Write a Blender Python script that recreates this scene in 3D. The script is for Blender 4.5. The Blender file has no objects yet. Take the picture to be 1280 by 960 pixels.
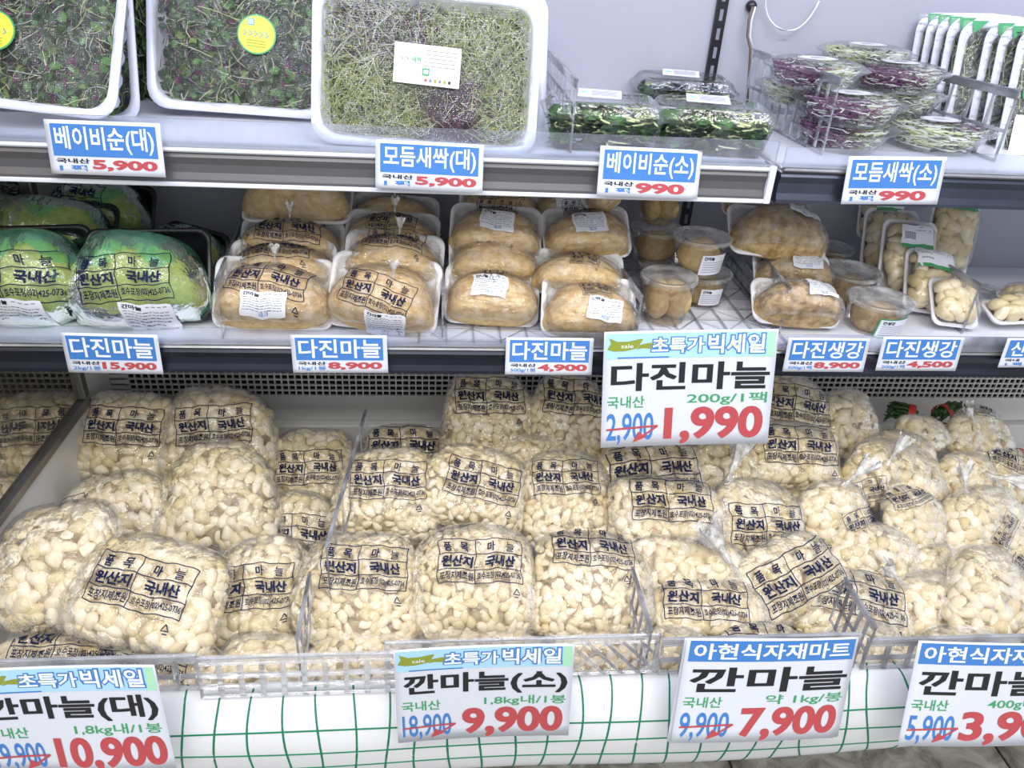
import bpy, math, random
import numpy as np
from mathutils import Matrix, Vector

sc = bpy.context.scene
C = sc.collection

# ------------------------------------------------------------------ camera
FPX, CAMZ = 970.0, 1.1
_y, _p, _r = (math.radians(a) for a in (6.6, 30.0, 3.6))
_fw = np.array([math.sin(_y) * math.cos(_p), math.cos(_y) * math.cos(_p), -math.sin(_p)])
_r0 = np.array([math.cos(_y), -math.sin(_y), 0.0])
_u0 = np.cross(_r0, _fw)
_R = _r0 * math.cos(_r) + _u0 * math.sin(_r)
_U = -_r0 * math.sin(_r) + _u0 * math.cos(_r)
cam = bpy.data.cameras.new('camera')
cam.sensor_fit = 'HORIZONTAL'
cam.sensor_width = 36.0
cam.lens = FPX / 1280.0 * 36.0
cam.clip_start = 0.02
camo = bpy.data.objects.new('camera', cam)
C.objects.link(camo)
camo.matrix_world = Matrix(((_R[0], _U[0], -_fw[0], 0), (_R[1], _U[1], -_fw[1], 0), (_R[2], _U[2], -_fw[2], CAMZ), (0, 0, 0, 1)))
sc.camera = camo

# ------------------------------------------------------------------ world, lights, exposure
sc.view_settings.view_transform = 'Standard'
sc.view_settings.look = 'None'
sc.view_settings.gamma = 1.0
sc.view_settings.use_curve_mapping = False
sc.view_settings.exposure = 0.05
w = bpy.data.worlds.new('shop_light')
sc.world = w
w.use_nodes = True
w.node_tree.nodes['Background'].inputs[0].default_value = (0.90, 0.93, 1.0, 1)
w.node_tree.nodes['Background'].inputs[1].default_value = 0.80


def area(name, loc, size, sizey, power, col, target):
    l = bpy.data.lights.new(name, 'AREA')
    l.shape = 'RECTANGLE'
    l.size, l.size_y, l.energy, l.color = size, sizey, power, col
    o = bpy.data.objects.new(name, l)
    C.objects.link(o)
    o.location = loc
    d = Vector(target) - Vector(loc)
    o.rotation_euler = d.to_track_quat('-Z', 'Y').to_euler()
    return o


area('ceiling_tube_light', (-0.7, -0.35, 2.5), 1.3, 0.14, 17, (1.0, 0.97, 0.92), (-0.2, 0.8, 0.4))
area('ceiling_tube_light', (0.9, -0.35, 2.5), 1.3, 0.14, 17, (1.0, 0.97, 0.92), (0.5, 0.8, 0.4))
area('ceiling_tube_light', (0.1, -1.35, 2.45), 2.4, 0.16, 26, (1.0, 0.98, 0.95), (0.1, 0.8, 0.5))
area('case_canopy_light', (0.3, 0.58, 1.55), 2.0, 0.05, 4.5, (0.48, 0.56, 1.0), (0.3, 1.0, 0.9))


# ------------------------------------------------------------------ pixel helpers (points where a sight line meets a real plane)
def ray(px, py):
    return _fw + _R * (px - 640) / FPX - _U * (py - 480) / FPX


def atY(px, py, y):
    d = ray(px, py)
    return np.array([0, 0, CAMZ]) + d * y / d[1]


def atZ(px, py, z):
    d = ray(px, py)
    return np.array([0, 0, CAMZ]) + d * (z - CAMZ) / d[2]


def mpp(p):
    return float((p - np.array([0, 0, CAMZ])) @ _fw) / FPX


# ------------------------------------------------------------------ materials
def nt(name):
    m = bpy.data.materials.new(name)
    m.use_nodes = True
    t = m.node_tree
    for n in list(t.nodes):
        t.nodes.remove(n)
    o = t.nodes.new('ShaderNodeOutputMaterial')
    return m, t, o


def N(t, typ, **kw):
    n = t.nodes.new(typ)
    for k, v in kw.items():
        if k.startswith('i_'):
            n.inputs[k[2:].replace('_', ' ')].default_value = v
        else:
            setattr(n, k, v)
    return n


def noise_bump(t, scale, strength, dist=0.002, detail=4, coord='Object', dtype='noise'):
    tc = N(t, 'ShaderNodeTexCoord')
    if dtype == 'noise':
        n = N(t, 'ShaderNodeTexNoise', i_Scale=scale, i_Detail=detail)
        out = n.outputs['Fac']
    else:
        n = N(t, 'ShaderNodeTexVoronoi', i_Scale=scale)
        out = n.outputs['Distance']
    t.links.new(tc.outputs[coord], n.inputs['Vector'])
    b = N(t, 'ShaderNodeBump', i_Strength=strength, i_Distance=dist)
    t.links.new(out, b.inputs['Height'])
    return b, n, tc


def plain(name, col, rough=0.5, metal=0.0, var=0.0, vscale=8.0, bump=0.0, bscale=60, bdist=0.002, spec=0.5, sub=0.0, col2=None, objvar=0.0):
    m, t, o = nt(name)
    b = N(t, 'ShaderNodeBsdfPrincipled')
    b.inputs['Base Color'].default_value = (*col, 1)
    b.inputs['Roughness'].default_value = rough
    b.inputs['Metallic'].default_value = metal
    b.inputs['Specular IOR Level'].default_value = spec
    if sub:
        b.inputs['Subsurface Weight'].default_value = sub
        b.inputs['Subsurface Radius'].default_value = (0.006, 0.004, 0.002)
    t.links.new(b.outputs[0], o.inputs[0])
    if var or col2:
        tc = N(t, 'ShaderNodeTexCoord')
        n = N(t, 'ShaderNodeTexNoise', i_Scale=vscale, i_Detail=6.0)
        t.links.new(tc.outputs['Object'], n.inputs['Vector'])
        r = N(t, 'ShaderNodeValToRGB')
        c2 = col2 if col2 else tuple(c * (1 - var) for c in col)
        r.color_ramp.elements[0].color = (*c2, 1)
        r.color_ramp.elements[1].color = (*col, 1)
        r.color_ramp.elements[0].position = 0.35
        r.color_ramp.elements[1].position = 0.62
        t.links.new(n.outputs['Fac'], r.inputs['Fac'])
        last = r.outputs['Color']
        if objvar:
            oi = N(t, 'ShaderNodeObjectInfo')
            hs = N(t, 'ShaderNodeHueSaturation')
            mr = N(t, 'ShaderNodeMapRange')
            mr.inputs['To Min'].default_value = 1 - objvar
            mr.inputs['To Max'].default_value = 1 + objvar * 0.5
            t.links.new(oi.outputs['Random'], mr.inputs['Value'])
            t.links.new(mr.outputs[0], hs.inputs['Value'])
            mr2 = N(t, 'ShaderNodeMapRange')
            mr2.inputs['To Min'].default_value = 1.35
            mr2.inputs['To Max'].default_value = 0.75
            t.links.new(oi.outputs['Random'], mr2.inputs['Value'])
            t.links.new(mr2.outputs[0], hs.inputs['Saturation'])
            t.links.new(last, hs.inputs['Color'])
            last = hs.outputs['Color']
        t.links.new(last, b.inputs['Base Color'])
    if bump:
        bb, _, _ = noise_bump(t, bscale, bump, bdist)
        t.links.new(bb.outputs[0], b.inputs['Normal'])
    return m


def clear(name, tint=(1, 1, 1), white=0.05, wcol=(1, 1, 1), rough=0.12, refl=0.03, gloss=1.0, bump=0.5, bscale=55, bdist=0.004, wscale=18, wlo=0.45, grid=0.0, stretch=None):
    """thin clear film or plastic: transparent + Fresnel gloss + a little milky diffuse in patches"""
    m, t, o = nt(name)
    tr = N(t, 'ShaderNodeBsdfTransparent')
    tr.inputs[0].default_value = (*tint, 1)
    gl = N(t, 'ShaderNodeBsdfGlossy', i_Roughness=rough)
    gl.inputs['Color'].default_value = (1, 1, 1, 1)
    df = N(t, 'ShaderNodeBsdfDiffuse')
    df.inputs[0].default_value = (*wcol, 1)
    fr = N(t, 'ShaderNodeFresnel', i_IOR=1.45)
    ma = N(t, 'ShaderNodeMath', operation='MULTIPLY_ADD')
    ma.inputs[1].default_value = gloss
    ma.inputs[2].default_value = refl
    t.links.new(fr.outputs[0], ma.inputs[0])
    mx = N(t, 'ShaderNodeMixShader')
    t.links.new(ma.outputs[0], mx.inputs[0])
    t.links.new(tr.outputs[0], mx.inputs[1])
    t.links.new(gl.outputs[0], mx.inputs[2])
    mx2 = N(t, 'ShaderNodeMixShader')
    tc = N(t, 'ShaderNodeTexCoord')
    n2 = N(t, 'ShaderNodeTexNoise', i_Scale=wscale, i_Detail=5.0)
    t.links.new(tc.outputs['Object'], n2.inputs['Vector'])
    mr = N(t, 'ShaderNodeMapRange')
    mr.inputs['From Min'].default_value = wlo
    mr.inputs['From Max'].default_value = 0.75
    mr.inputs['To Min'].default_value = white * 0.35
    mr.inputs['To Max'].default_value = min(1, white * 2.5)
    t.links.new(n2.outputs['Fac'], mr.inputs['Value'])
    t.links.new(mr.outputs[0], mx2.inputs[0])
    t.links.new(mx.outputs[0], mx2.inputs[1])
    t.links.new(df.outputs[0], mx2.inputs[2])
    t.links.new(mx2.outputs[0], o.inputs[0])
    if bump:
        n = N(t, 'ShaderNodeTexNoise', i_Scale=bscale, i_Detail=3.0)
        if stretch:
            mp = N(t, 'ShaderNodeMapping')
            mp.inputs['Scale'].default_value = stretch
            t.links.new(tc.outputs['Object'], mp.inputs['Vector'])
            t.links.new(mp.outputs[0], n.inputs['Vector'])
        else:
            t.links.new(tc.outputs['Object'], n.inputs['Vector'])
        h = n.outputs['Fac']
        b = N(t, 'ShaderNodeBump', i_Strength=bump, i_Distance=bdist)
        t.links.new(h, b.inputs['Height'])
        if grid:
            v = N(t, 'ShaderNodeTexVoronoi', i_Scale=grid)
            v.inputs['Randomness'].default_value = 0.15
            t.links.new(tc.outputs['Object'], v.inputs['Vector'])
            b2 = N(t, 'ShaderNodeBump', i_Strength=0.6, i_Distance=0.0012)
            t.links.new(v.outputs['Distance'], b2.inputs['Height'])
            t.links.new(b.outputs[0], b2.inputs['Normal'])
            b = b2
        t.links.new(b.outputs[0], gl.inputs['Normal'])
        t.links.new(b.outputs[0], fr.inputs['Normal'])
    return m


M = {}
M['clove'] = plain('garlic_flesh', (0.90, 0.80, 0.575), 0.33, col2=(0.76, 0.62, 0.37), vscale=60, bump=0.25, bscale=90, bdist=0.001, sub=0.0, objvar=0.16)
M['core'] = plain('shaded_garlic', (0.50, 0.40, 0.23), 0.6, col2=(0.22, 0.15, 0.07), vscale=70, bump=0.8, bscale=90, bdist=0.006)  # garlic tone darkened so the shade between cloves is in the colour
M['film'] = clear('bag_film', white=0.035, bump=0.9, bscale=48, bdist=0.009, refl=0.03, rough=0.10, gloss=0.5)
M['knot'] = clear('gathered_film', white=0.42, bump=0.8, bscale=70, bdist=0.006, refl=0.10, rough=0.15, wscale=60)
M['ink'] = plain('navy_ink', (0.006, 0.012, 0.055), 0.6, spec=0.2)
M['black'] = plain('black_ink', (0.012, 0.012, 0.014), 0.45)
M['grey_ink'] = plain('grey_ink', (0.22, 0.22, 0.26), 0.5)
M['blue_ink'] = plain('blue_ink', (0.055, 0.21, 0.56), 0.4)
M['light_blue'] = plain('pale_blue_ink', (0.42, 0.70, 0.88), 0.35)
M['mint'] = plain('mint_ink', (0.42, 0.78, 0.52), 0.4)
M['olive'] = plain('olive_ink', (0.27, 0.32, 0.03), 0.4)
M['red_ink'] = plain('red_ink', (0.50, 0.070, 0.080), 0.4)
M['green_ink'] = plain('green_ink', (0.05, 0.34, 0.13), 0.4)
M['white_ink'] = plain('white_ink', (0.88, 0.90, 0.95), 0.35)
M['paper'] = plain('laminated_paper', (0.70, 0.725, 0.80), 0.28)
M['sticker'] = plain('white_sticker', (0.82, 0.84, 0.90), 0.35)
M['yellow'] = plain('yellow_sticker', (0.72, 0.78, 0.05), 0.4)
M['foam'] = plain('white_foam', (0.86, 0.87, 0.90), 0.45, bump=0.05, bscale=300)
M['pp'] = plain('white_plastic', (0.80, 0.83, 0.93), 0.3)
M['blackp'] = plain('black_plastic', (0.012, 0.013, 0.016), 0.3)
M['paste'] = plain('garlic_paste', (0.80, 0.595, 0.28), 0.55, col2=(0.64, 0.43, 0.17), vscale=120, bump=0.6, bscale=330, bdist=0.002)
M['ginger'] = plain('ginger_paste', (0.68, 0.49, 0.23), 0.55, col2=(0.34, 0.21, 0.075), vscale=90, bump=0.6, bscale=260, bdist=0.0025)
M['packfilm'] = clear('stretch_film', white=0.10, bump=0.9, bscale=80, bdist=0.011, refl=0.03, rough=0.13, wscale=70, stretch=(0.45, 1.3, 1), gloss=0.8)
M['greenfilm'] = clear('green_film', tint=(0.50, 0.86, 0.66), white=0.20, wcol=(0.16, 0.66, 0.42), bump=0.85, bscale=36, bdist=0.009, refl=0.02, rough=0.10, wscale=14, stretch=(1.6, 0.5, 1))
M['greenfilm2'] = clear('thin_green_film', tint=(0.72, 0.92, 0.72), white=0.07, wcol=(0.25, 0.65, 0.4), bump=0.8, bscale=40, bdist=0.008, refl=0.02, rough=0.10, wscale=14)
M['acrylic'] = clear('clear_acrylic', tint=(0.90, 0.92, 0.97), white=0.10, wcol=(0.75, 0.78, 0.9), bump=0.1, bscale=20, bdist=0.002, refl=0.05, rough=0.08)
M['divider'] = clear('divider_plastic', tint=(0.90, 0.91, 0.94), white=0.20, wcol=(0.84, 0.86, 0.93), bump=0.2, bscale=40, bdist=0.002, refl=0.10, rough=0.12)
M['acrylic2'] = clear('clear_basket_plastic', tint=(0.96, 0.965, 0.98), white=0.22, wcol=(0.88, 0.89, 0.93), bump=0.2, bscale=40, bdist=0.002, refl=0.07, rough=0.12)
M['cup'] = clear('cup_plastic', tint=(0.99, 0.99, 0.995), white=0.03, wcol=(0.85, 0.87, 0.92), bump=0.15, bscale=30, bdist=0.002, refl=0.01, rough=0.08, gloss=0.6)
M['lid'] = clear('milky_lid', tint=(0.93, 0.94, 0.96), white=0.34, wcol=(0.92, 0.94, 0.97), bump=0.5, bscale=90, bdist=0.003, refl=0.05, rough=0.16)
M['pet'] = clear('box_plastic', tint=(0.98, 0.985, 0.99), white=0.022, wcol=(0.8, 0.85, 0.95), bump=0.5, bscale=60, bdist=0.004, refl=0.01, rough=0.07, gloss=0.7)
M['sproutfilm'] = clear('dimpled_film', white=0.018, bump=0.8, bscale=12, bdist=0.035, refl=0.005, rough=0.10, grid=430)
M['case'] = plain('case_enamel', (0.74, 0.735, 0.71), 0.35, var=0.08, vscale=5)
M['caseblue'] = plain('case_back_enamel', (0.42, 0.435, 0.50), 0.38, var=0.05, vscale=3)
M['shelf'] = plain('shelf_enamel', (0.78, 0.80, 0.86), 0.3, var=0.04, vscale=6)
M['gunmetal'] = plain('dark_metal', (0.030, 0.035, 0.055), 0.32, metal=0.5, var=0.5, vscale=3)
M['greyrail'] = plain('grey_rail', (0.125, 0.120, 0.125), 0.4, metal=0.2, var=0.12, vscale=4)
M['darkrail'] = plain('brushed_dark_rail', (0.10, 0.115, 0.16), 0.3, metal=0.75, var=0.4, vscale=6)
M['steel'] = plain('worn_steel', (0.30, 0.30, 0.29), 0.35, metal=0.8, var=0.35, vscale=10)
M['cavity'] = plain('cavity_shade', (0.006, 0.006, 0.007), 0.9)  # near-black colour stands in for the shade behind the grille holes
M['bumper'] = plain('case_bumper', (0.55, 0.54, 0.50), 0.5, var=0.1)
M['wire_white'] = plain('white_cable', (0.75, 0.77, 0.82), 0.4)
M['wire_brown'] = plain('brown_cable', (0.17, 0.12, 0.10), 0.5)
M['onion'] = plain('onion_green', (0.035, 0.11, 0.02), 0.4, var=0.4, vscale=30)
M['redtape'] = plain('red_tape', (0.55, 0.03, 0.02), 0.35)
M['stem'] = plain('pale_sprout_stem', (0.66, 0.72, 0.36), 0.45)
M['stem_white'] = plain('white_sprout_stem', (0.80, 0.82, 0.74), 0.45)
M['stem_purple'] = plain('purple_sprout_stem', (0.17, 0.045, 0.14), 0.45)
M['leaf'] = plain('sprout_leaf', (0.16, 0.27, 0.04), 0.45, var=0.5, vscale=60)
M['leaf_dark'] = plain('dark_baby_leaf', (0.022, 0.065, 0.018), 0.4, var=0.4, vscale=40)
M['leaf_mid'] = plain('green_baby_leaf', (0.09, 0.24, 0.05), 0.4, var=0.35, vscale=40)
M['leaf_purple'] = plain('purple_leaf', (0.10, 0.014, 0.06), 0.45, var=0.4, vscale=60)
M['leaf_olive'] = plain('olive_leaf', (0.30, 0.34, 0.06), 0.45, var=0.4, vscale=60)
M['greens_shade'] = plain('shaded_greens', (0.03, 0.045, 0.015), 0.8, var=0.5, vscale=60)  # near-black green slab colour: shade beneath sprouts and herbs is painted in
M['cord'] = plain('green_line', (0.0, 0.19, 0.085), 0.5)

# mirror-like side window
m, t, o = nt('side_glass')
g = N(t, 'ShaderNodeBsdfGlossy', i_Roughness=0.03)
g.inputs['Color'].default_value = (0.62, 0.60, 0.54, 1)
d = N(t, 'ShaderNodeBsdfDiffuse')
d.inputs[0].default_value = (0.14, 0.13, 0.11, 1)
x = N(t, 'ShaderNodeMixShader')
x.inputs[0].default_value = 0.8
t.links.new(d.outputs[0], x.inputs[1])
t.links.new(g.outputs[0], x.inputs[2])
t.links.new(x.outputs[0], o.inputs[0])
M['mirror'] = m

# stone-look floor tile
m, t, o = nt('floor_stone')
b = N(t, 'ShaderNodeBsdfPrincipled', i_Roughness=0.35)
tc = N(t, 'ShaderNodeTexCoord')
n = N(t, 'ShaderNodeTexNoise', i_Scale=14.0, i_Detail=9.0, i_Roughness=0.68, i_Distortion=1.2)
r = N(t, 'ShaderNodeValToRGB')
r.color_ramp.elements[0].color = (0.16, 0.15, 0.12, 1)
r.color_ramp.elements[1].color = (0.52, 0.51, 0.46, 1)
r.color_ramp.elements[0].position = 0.36
r.color_ramp.elements[1].position = 0.64
t.links.new(tc.outputs['Object'], n.inputs['Vector'])
t.links.new(n.outputs['Fac'], r.inputs['Fac'])
t.links.new(r.outputs[0], b.inputs['Base Color'])
t.links.new(b.outputs[0], o.inputs[0])
M['tile'] = m
M['grout'] = plain('grout', (0.05, 0.045, 0.04), 0.8)

# woven white cloth
m, t, o = nt('white_sheet')
b = N(t, 'ShaderNodeBsdfPrincipled', i_Roughness=0.45)
b.inputs['Base Color'].default_value = (0.76, 0.765, 0.78, 1)
bb, _, _ = noise_bump(t, 420, 0.25, 0.0008)
t.links.new(bb.outputs[0], b.inputs['Normal'])
t.links.new(b.outputs[0], o.inputs[0])
M['sheet'] = m


# ------------------------------------------------------------------ mesh helpers
def mkmesh(name, V, F, mats, idx=None, smooth=True):
    me = bpy.data.meshes.new(name)
    me.from_pydata([tuple(v) for v in np.asarray(V, float).tolist()], [], [list(map(int, f)) for f in F])
    if not isinstance(mats, (list, tuple)):
        mats = [mats]
    for a in mats:
        me.materials.append(M[a])
    if idx is not None:
        me.polygons.foreach_set('material_index', np.asarray(idx, np.int32))
    if smooth:
        me.polygons.foreach_set('use_smooth', np.ones(len(me.polygons), bool))
    me.update()
    return me


def link(name, me, parent=None, mat=None):
    o = bpy.data.objects.new(name, me)
    C.objects.link(o)
    if parent is not None:
        o.parent = parent
    if mat is not None:
        o.matrix_basis = mat
    return o


def tag(o, label, cat, group=None, kind=None):
    o['label'] = label
    o['category'] = cat
    if group:
        o['group'] = group
    if kind:
        o['kind'] = kind
    return o


class MB:
    def __init__(s):
        s.V, s.F, s.I, s.n = [], [], [], 0

    def add(s, V, F, i=0):
        V = np.asarray(V, float)
        s.V.append(V)
        s.F += [[k + s.n for k in f] for f in F]
        s.I += [i] * len(F)
        s.n += len(V)
        return s

    def box(s, x0, x1, y0, y1, z0, z1, i=0, c=0.0):
        if c <= 0:
            V = [(x, y, z) for x in (x0, x1) for y in (y0, y1) for z in (z0, z1)]
            F = [(0, 1, 3, 2), (4, 6, 7, 5), (0, 4, 5, 1), (2, 3, 7, 6), (0, 2, 6, 4), (1, 5, 7, 3)]
            return s.add(V, F, i)
        rings = []
        for z, e in ((z0, c), (z0 + c, 0), (z1 - c, 0), (z1, c)):
            k = [(x0 + e + c, y0 + e), (x1 - e - c, y0 + e), (x1 - e, y0 + e + c), (x1 - e, y1 - e - c), (x1 - e - c, y1 - e), (x0 + e + c, y1 - e), (x0 + e, y1 - e - c), (x0 + e, y0 + e + c)]
            rings.append([(a, b_, z) for a, b_ in k])
        return s.loft(rings, True, True, i)

    def loft(s, rings, c0=False, c1=False, i=0, closed=True):
        rings = [np.asarray(r_, float) for r_ in rings]
        n = len(rings[0])
        V = np.concatenate(rings)
        F = []
        for a in range(len(rings) - 1):
            for k in range(n if closed else n - 1):
                k2 = (k + 1) % n
                F.append((a * n + k, a * n + k2, (a + 1) * n + k2, (a + 1) * n + k))
        if c0:
            F.append(tuple(range(n))[::-1])
        if c1:
            F.append(tuple((len(rings) - 1) * n + k for k in range(n)))
        return s.add(V, F, i)

    def tube(s, pts, r, k=6, i=0, cap=True):
        pts = np.asarray(pts, float)
        rr = np.full(len(pts), r) if np.isscalar(r) else np.asarray(r)
        T = np.gradient(pts, axis=0)
        T /= np.linalg.norm(T, axis=1)[:, None] + 1e-12
        a = np.array([0, 0, 1.0]) if abs(T[0][2]) < 0.9 else np.array([1.0, 0, 0])
        rings = []
        for p, t_, q in zip(pts, T, rr):
            u = np.cross(t_, a)
            u /= np.linalg.norm(u) + 1e-12
            v = np.cross(t_, u)
            th = np.arange(k) * 2 * math.pi / k
            rings.append(p + q * (np.cos(th)[:, None] * u + np.sin(th)[:, None] * v))
        return s.loft(rings, cap, cap, i)

    def grid(s, P, i=0):
        P = np.asarray(P, float)
        a, b_ = P.shape[:2]
        F = [(r_ * b_ + c_, r_ * b_ + c_ + 1, (r_ + 1) * b_ + c_ + 1, (r_ + 1) * b_ + c_) for r_ in range(a - 1) for c_ in range(b_ - 1)]
        return s.add(P.reshape(-1, 3), F, i)

    def mesh(s, name, mats, smooth=False):
        return mkmesh(name, np.concatenate(s.V), s.F, mats, s.I, smooth)

    def build(s, name, mats, parent=None, smooth=False, mat=None):
        return link(name, s.mesh(name, mats, smooth), parent, mat)


def rrect(w, h, r, z, n=5, cx=0, cy=0):
    P = []
    for sx, sy, a0 in ((1, -1, -90), (1, 1, 0), (-1, 1, 90), (-1, -1, 180)):
        for k in range(n):
            a = math.radians(a0 + 90 * k / (n - 1))
            P.append((cx + sx * (w / 2 - r) + r * math.cos(a), cy + sy * (h / 2 - r) + r * math.sin(a), z))
    return np.array(P)


def circ(r, z, n=32, ex=1.0):
    a = np.arange(n) * 2 * math.pi / n
    return np.stack([r * np.cos(a), r * ex * np.sin(a), np.full(n, z)], 1)


def frame(c, tilt, rot=0.0, yaw=0.0):
    """local x right, y up the slope, z out of the face; tilt = slope angle from the horizontal"""
    return (Matrix.Translation(Vector(c)) @ Matrix.Rotation(math.radians(yaw), 4, 'Z') @ Matrix.Rotation(math.radians(tilt), 4, 'X')
            @ Matrix.Rotation(math.radians(rot), 4, 'Z'))


def empty(name, mat):
    o = bpy.data.objects.new(name, None)
    o.empty_display_size = 0.02
    C.objects.link(o)
    o.matrix_basis = mat
    return o


def vnoise(x, y, seed, f):
    return (np.sin(x * f * 1.0 + seed * 1.7 + 1.3 * np.sin(y * f * 0.8 + seed)) + np.sin(y * f * 1.23 + seed * 2.9 + 1.1 * np.sin(x * f * 0.7 - seed))) * 0.5


# ------------------------------------------------------------------ lettering
_gc = {}


def glyph(s, off=0.0, res=2, shear=0.0):
    k = (s, off, res)
    if k not in _gc:
        c = bpy.data.curves.new('lettering', 'FONT')
        c.body = s
        c.resolution_u = res
        c.offset = off
        o = bpy.data.objects.new('lettering', c)
        C.objects.link(o)
        bpy.context.view_layer.update()
        me = bpy.data.meshes.new_from_object(o.evaluated_get(bpy.context.evaluated_depsgraph_get()))
        V = np.array([v.co[:2] for v in me.vertices])
        F = [tuple(p.vertices) for p in me.polygons]
        bpy.data.objects.remove(o)
        bpy.data.curves.remove(c)
        bpy.data.meshes.remove(me)
        _gc[k] = (V, F)
    return _gc[k]


def fit(s, x0, y0, x1, y1, off=0.0, base=None, res=2):
    """lettering stretched to fill the rectangle"""
    V, F = glyph(s, off, res)
    B = glyph(s, base if base is not None else off, res)[0]
    lo, hi = B.min(0), B.max(0)
    W = (V - lo) / (hi - lo)
    return np.stack([x0 + W[:, 0] * (x1 - x0), y0 + W[:, 1] * (y1 - y0)], 1), F


class Flat:
    """flat print in a 0..1 square, y up, collected per ink"""

    def __init__(s):
        s.L = []

    def text(s, st, x0, yt, x1, yb, ink, off=0.0, lvl=2, base=None, res=2, bold=0.0, asp=0.7):
        if st and st[0].isdigit():
            res = 5
        V, F = fit(st, x0, 1 - yb, x1, 1 - yt, off, base, res)
        s.L.append((V, F, ink, lvl))
        if bold:
            for k, (a_, b_) in enumerate(((1, 1), (-1, 1), (1, -1), (-1, -1))):
                s.L.append((V + np.array([a_ * bold, b_ * bold * asp]), F, ink, lvl + 0.25 * (k + 1)))
        return s

    def poly(s, pts, ink, lvl=1):
        V = np.array([(x_, 1 - y_) for x_, y_ in pts])
        s.L.append((V, [tuple(range(len(V)))], ink, lvl))
        return s

    def rect(s, x0, yt, x1, yb, ink, lvl=1, nx=8, ny=4):
        xs, ys = np.linspace(x0, x1, nx + 1), np.linspace(1 - yb, 1 - yt, ny + 1)
        X, Y = np.meshgrid(xs, ys)
        V = np.stack([X.ravel(), Y.ravel()], 1)
        F = [(r_ * (nx + 1) + c_, r_ * (nx + 1) + c_ + 1, (r_ + 1) * (nx + 1) + c_ + 1, (r_ + 1) * (nx + 1) + c_) for r_ in range(ny) for c_ in range(nx)]
        s.L.append((V, F, ink, lvl))
        return s

    def strip(s, pts, wd, ink, lvl=1, asp=1.0, sub=1):
        P = np.array([(x_, 1 - y_) for x_, y_ in pts], float)
        Q = [P[0]]
        for a, b_ in zip(P[:-1], P[1:]):
            for k in range(1, sub + 1):
                Q.append(a + (b_ - a) * k / sub)
        Q = np.array(Q) * [1, asp]
        T = np.gradient(Q, axis=0)
        T /= np.linalg.norm(T, axis=1)[:, None]
        Nn = np.stack([-T[:, 1], T[:, 0]], 1) * wd / 2
        V = np.concatenate([Q - Nn, Q + Nn]) / [1, asp]
        n_ = len(Q)
        s.L.append((V, [(k, k + 1, n_ + k + 1, n_ + k) for k in range(n_ - 1)], ink, lvl))
        return s

    def collect(s):
        inks = []
        mb = MB()
        for V, F, ink, lvl in s.L:
            if ink not in inks:
                inks.append(ink)
            mb.add(np.column_stack([V, np.full(len(V), float(lvl))]), F, inks.index(ink))
        return np.concatenate(mb.V), mb.F, inks, mb.I


# ------------------------------------------------------------------ floor
fl = MB().box(-2.2, 2.7, -1.2, 2.0, -0.03, -0.004).build('floor', 'grout')
fl['kind'] = 'structure'
tile_me = MB().box(0, 0.446, 0, 0.446, -0.004, 0.001, c=0.0015).mesh('floor_tile', 'tile')
for ix in range(-4, 6):
    for iy in range(-2, 4):
        link('floor_tile', tile_me, fl, Matrix.Translation((0.015 + 0.45 * ix, 0.32 + 0.45 * iy, 0)))

# ------------------------------------------------------------------ display case
XL, XR, YB = -0.55, 1.55, 1.20
case = empty('display_case', Matrix.Translation((0, 0, 0)))
tag(case, 'long pale enamelled open refrigerated display case that holds the shelves and the garlic', 'display case')
MB().box(XL, XR, YB, YB + 0.03, 0.47, 1.62).build('back_panel', 'caseblue', case)
# lower back: sloped cream panel, ledge, grille
lb = MB()
lb.box(XL, XR, YB, YB + 0.03, 0.325, 0.378, c=0.001)
lb.box(XL, XR, YB - 0.008, YB + 0.02, 0.20, 0.318, c=0.002)
lb.build('lower_back_panel', 'case', case)
gr = MB()
x_ = XL + 0.03
pitch = 0.0116
nx = int((XR - XL - 0.03) / pitch)
for k in range(nx + 1):
    gr.box(x_ + k * pitch - 0.0012, x_ + k * pitch + 0.0012, YB - 0.003, YB + 0.0005, 0.378, 0.470)
for k in range(10):
    zz = 0.378 + k * 0.0108
    gr.box(XL, XR, YB - 0.0034, YB + 0.0005, zz - 0.0012, zz + 0.0012)
gr.box(XL, XL + 0.03, YB - 0.0034, YB + 0.0005, 0.378, 0.470)
g_ = gr.build('air_grille', 'case', case)
g_['kind'] = 'stuff'
MB().box(XL, XR, YB + 0.004, YB + 0.028, 0.378, 0.470).build('grille_cavity', 'cavity', case)
MB().box(XL, XR, 0.60, YB, 0.262, 0.275).build('well_floor', 'case', case)
MB().box(XL, XR, 0.80, YB + 0.03, 0.0, 0.262).build('base', 'bumper', case)
MB().box(XL - 0.03, XL, 0.62, YB + 0.03, 0.02, 1.62).build('side_panel', 'case', case)
sw = MB().box(XL, XL + 0.002, 0.55, 1.085, 0.435, 1.5).build('side_window', 'mirror', case)
sf = MB()
sf.box(XL, XL + 0.010, 0.55, 1.10, 0.422, 0.438, c=0.002)
sf.box(XL, XL + 0.010, 1.082, 1.10, 0.438, 1.5, c=0.002)
sf.build('window_frame', 'steel', sw)
# front bumper under the cloth
prof = [(0.622, 0.331), (0.616, 0.334), (0.605, 0.330), (0.588, 0.310), (0.580, 0.285), (0.582, 0.255), (0.592, 0.238), (0.622, 0.234)]
MB().loft([[(XL, y_ + 0.004, z_ - 0.004) for y_, z_ in prof], [(XR, y_ + 0.004, z_ - 0.004) for y_, z_ in prof]], True, True).build('front_bumper', 'bumper', case, smooth=False)
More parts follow.
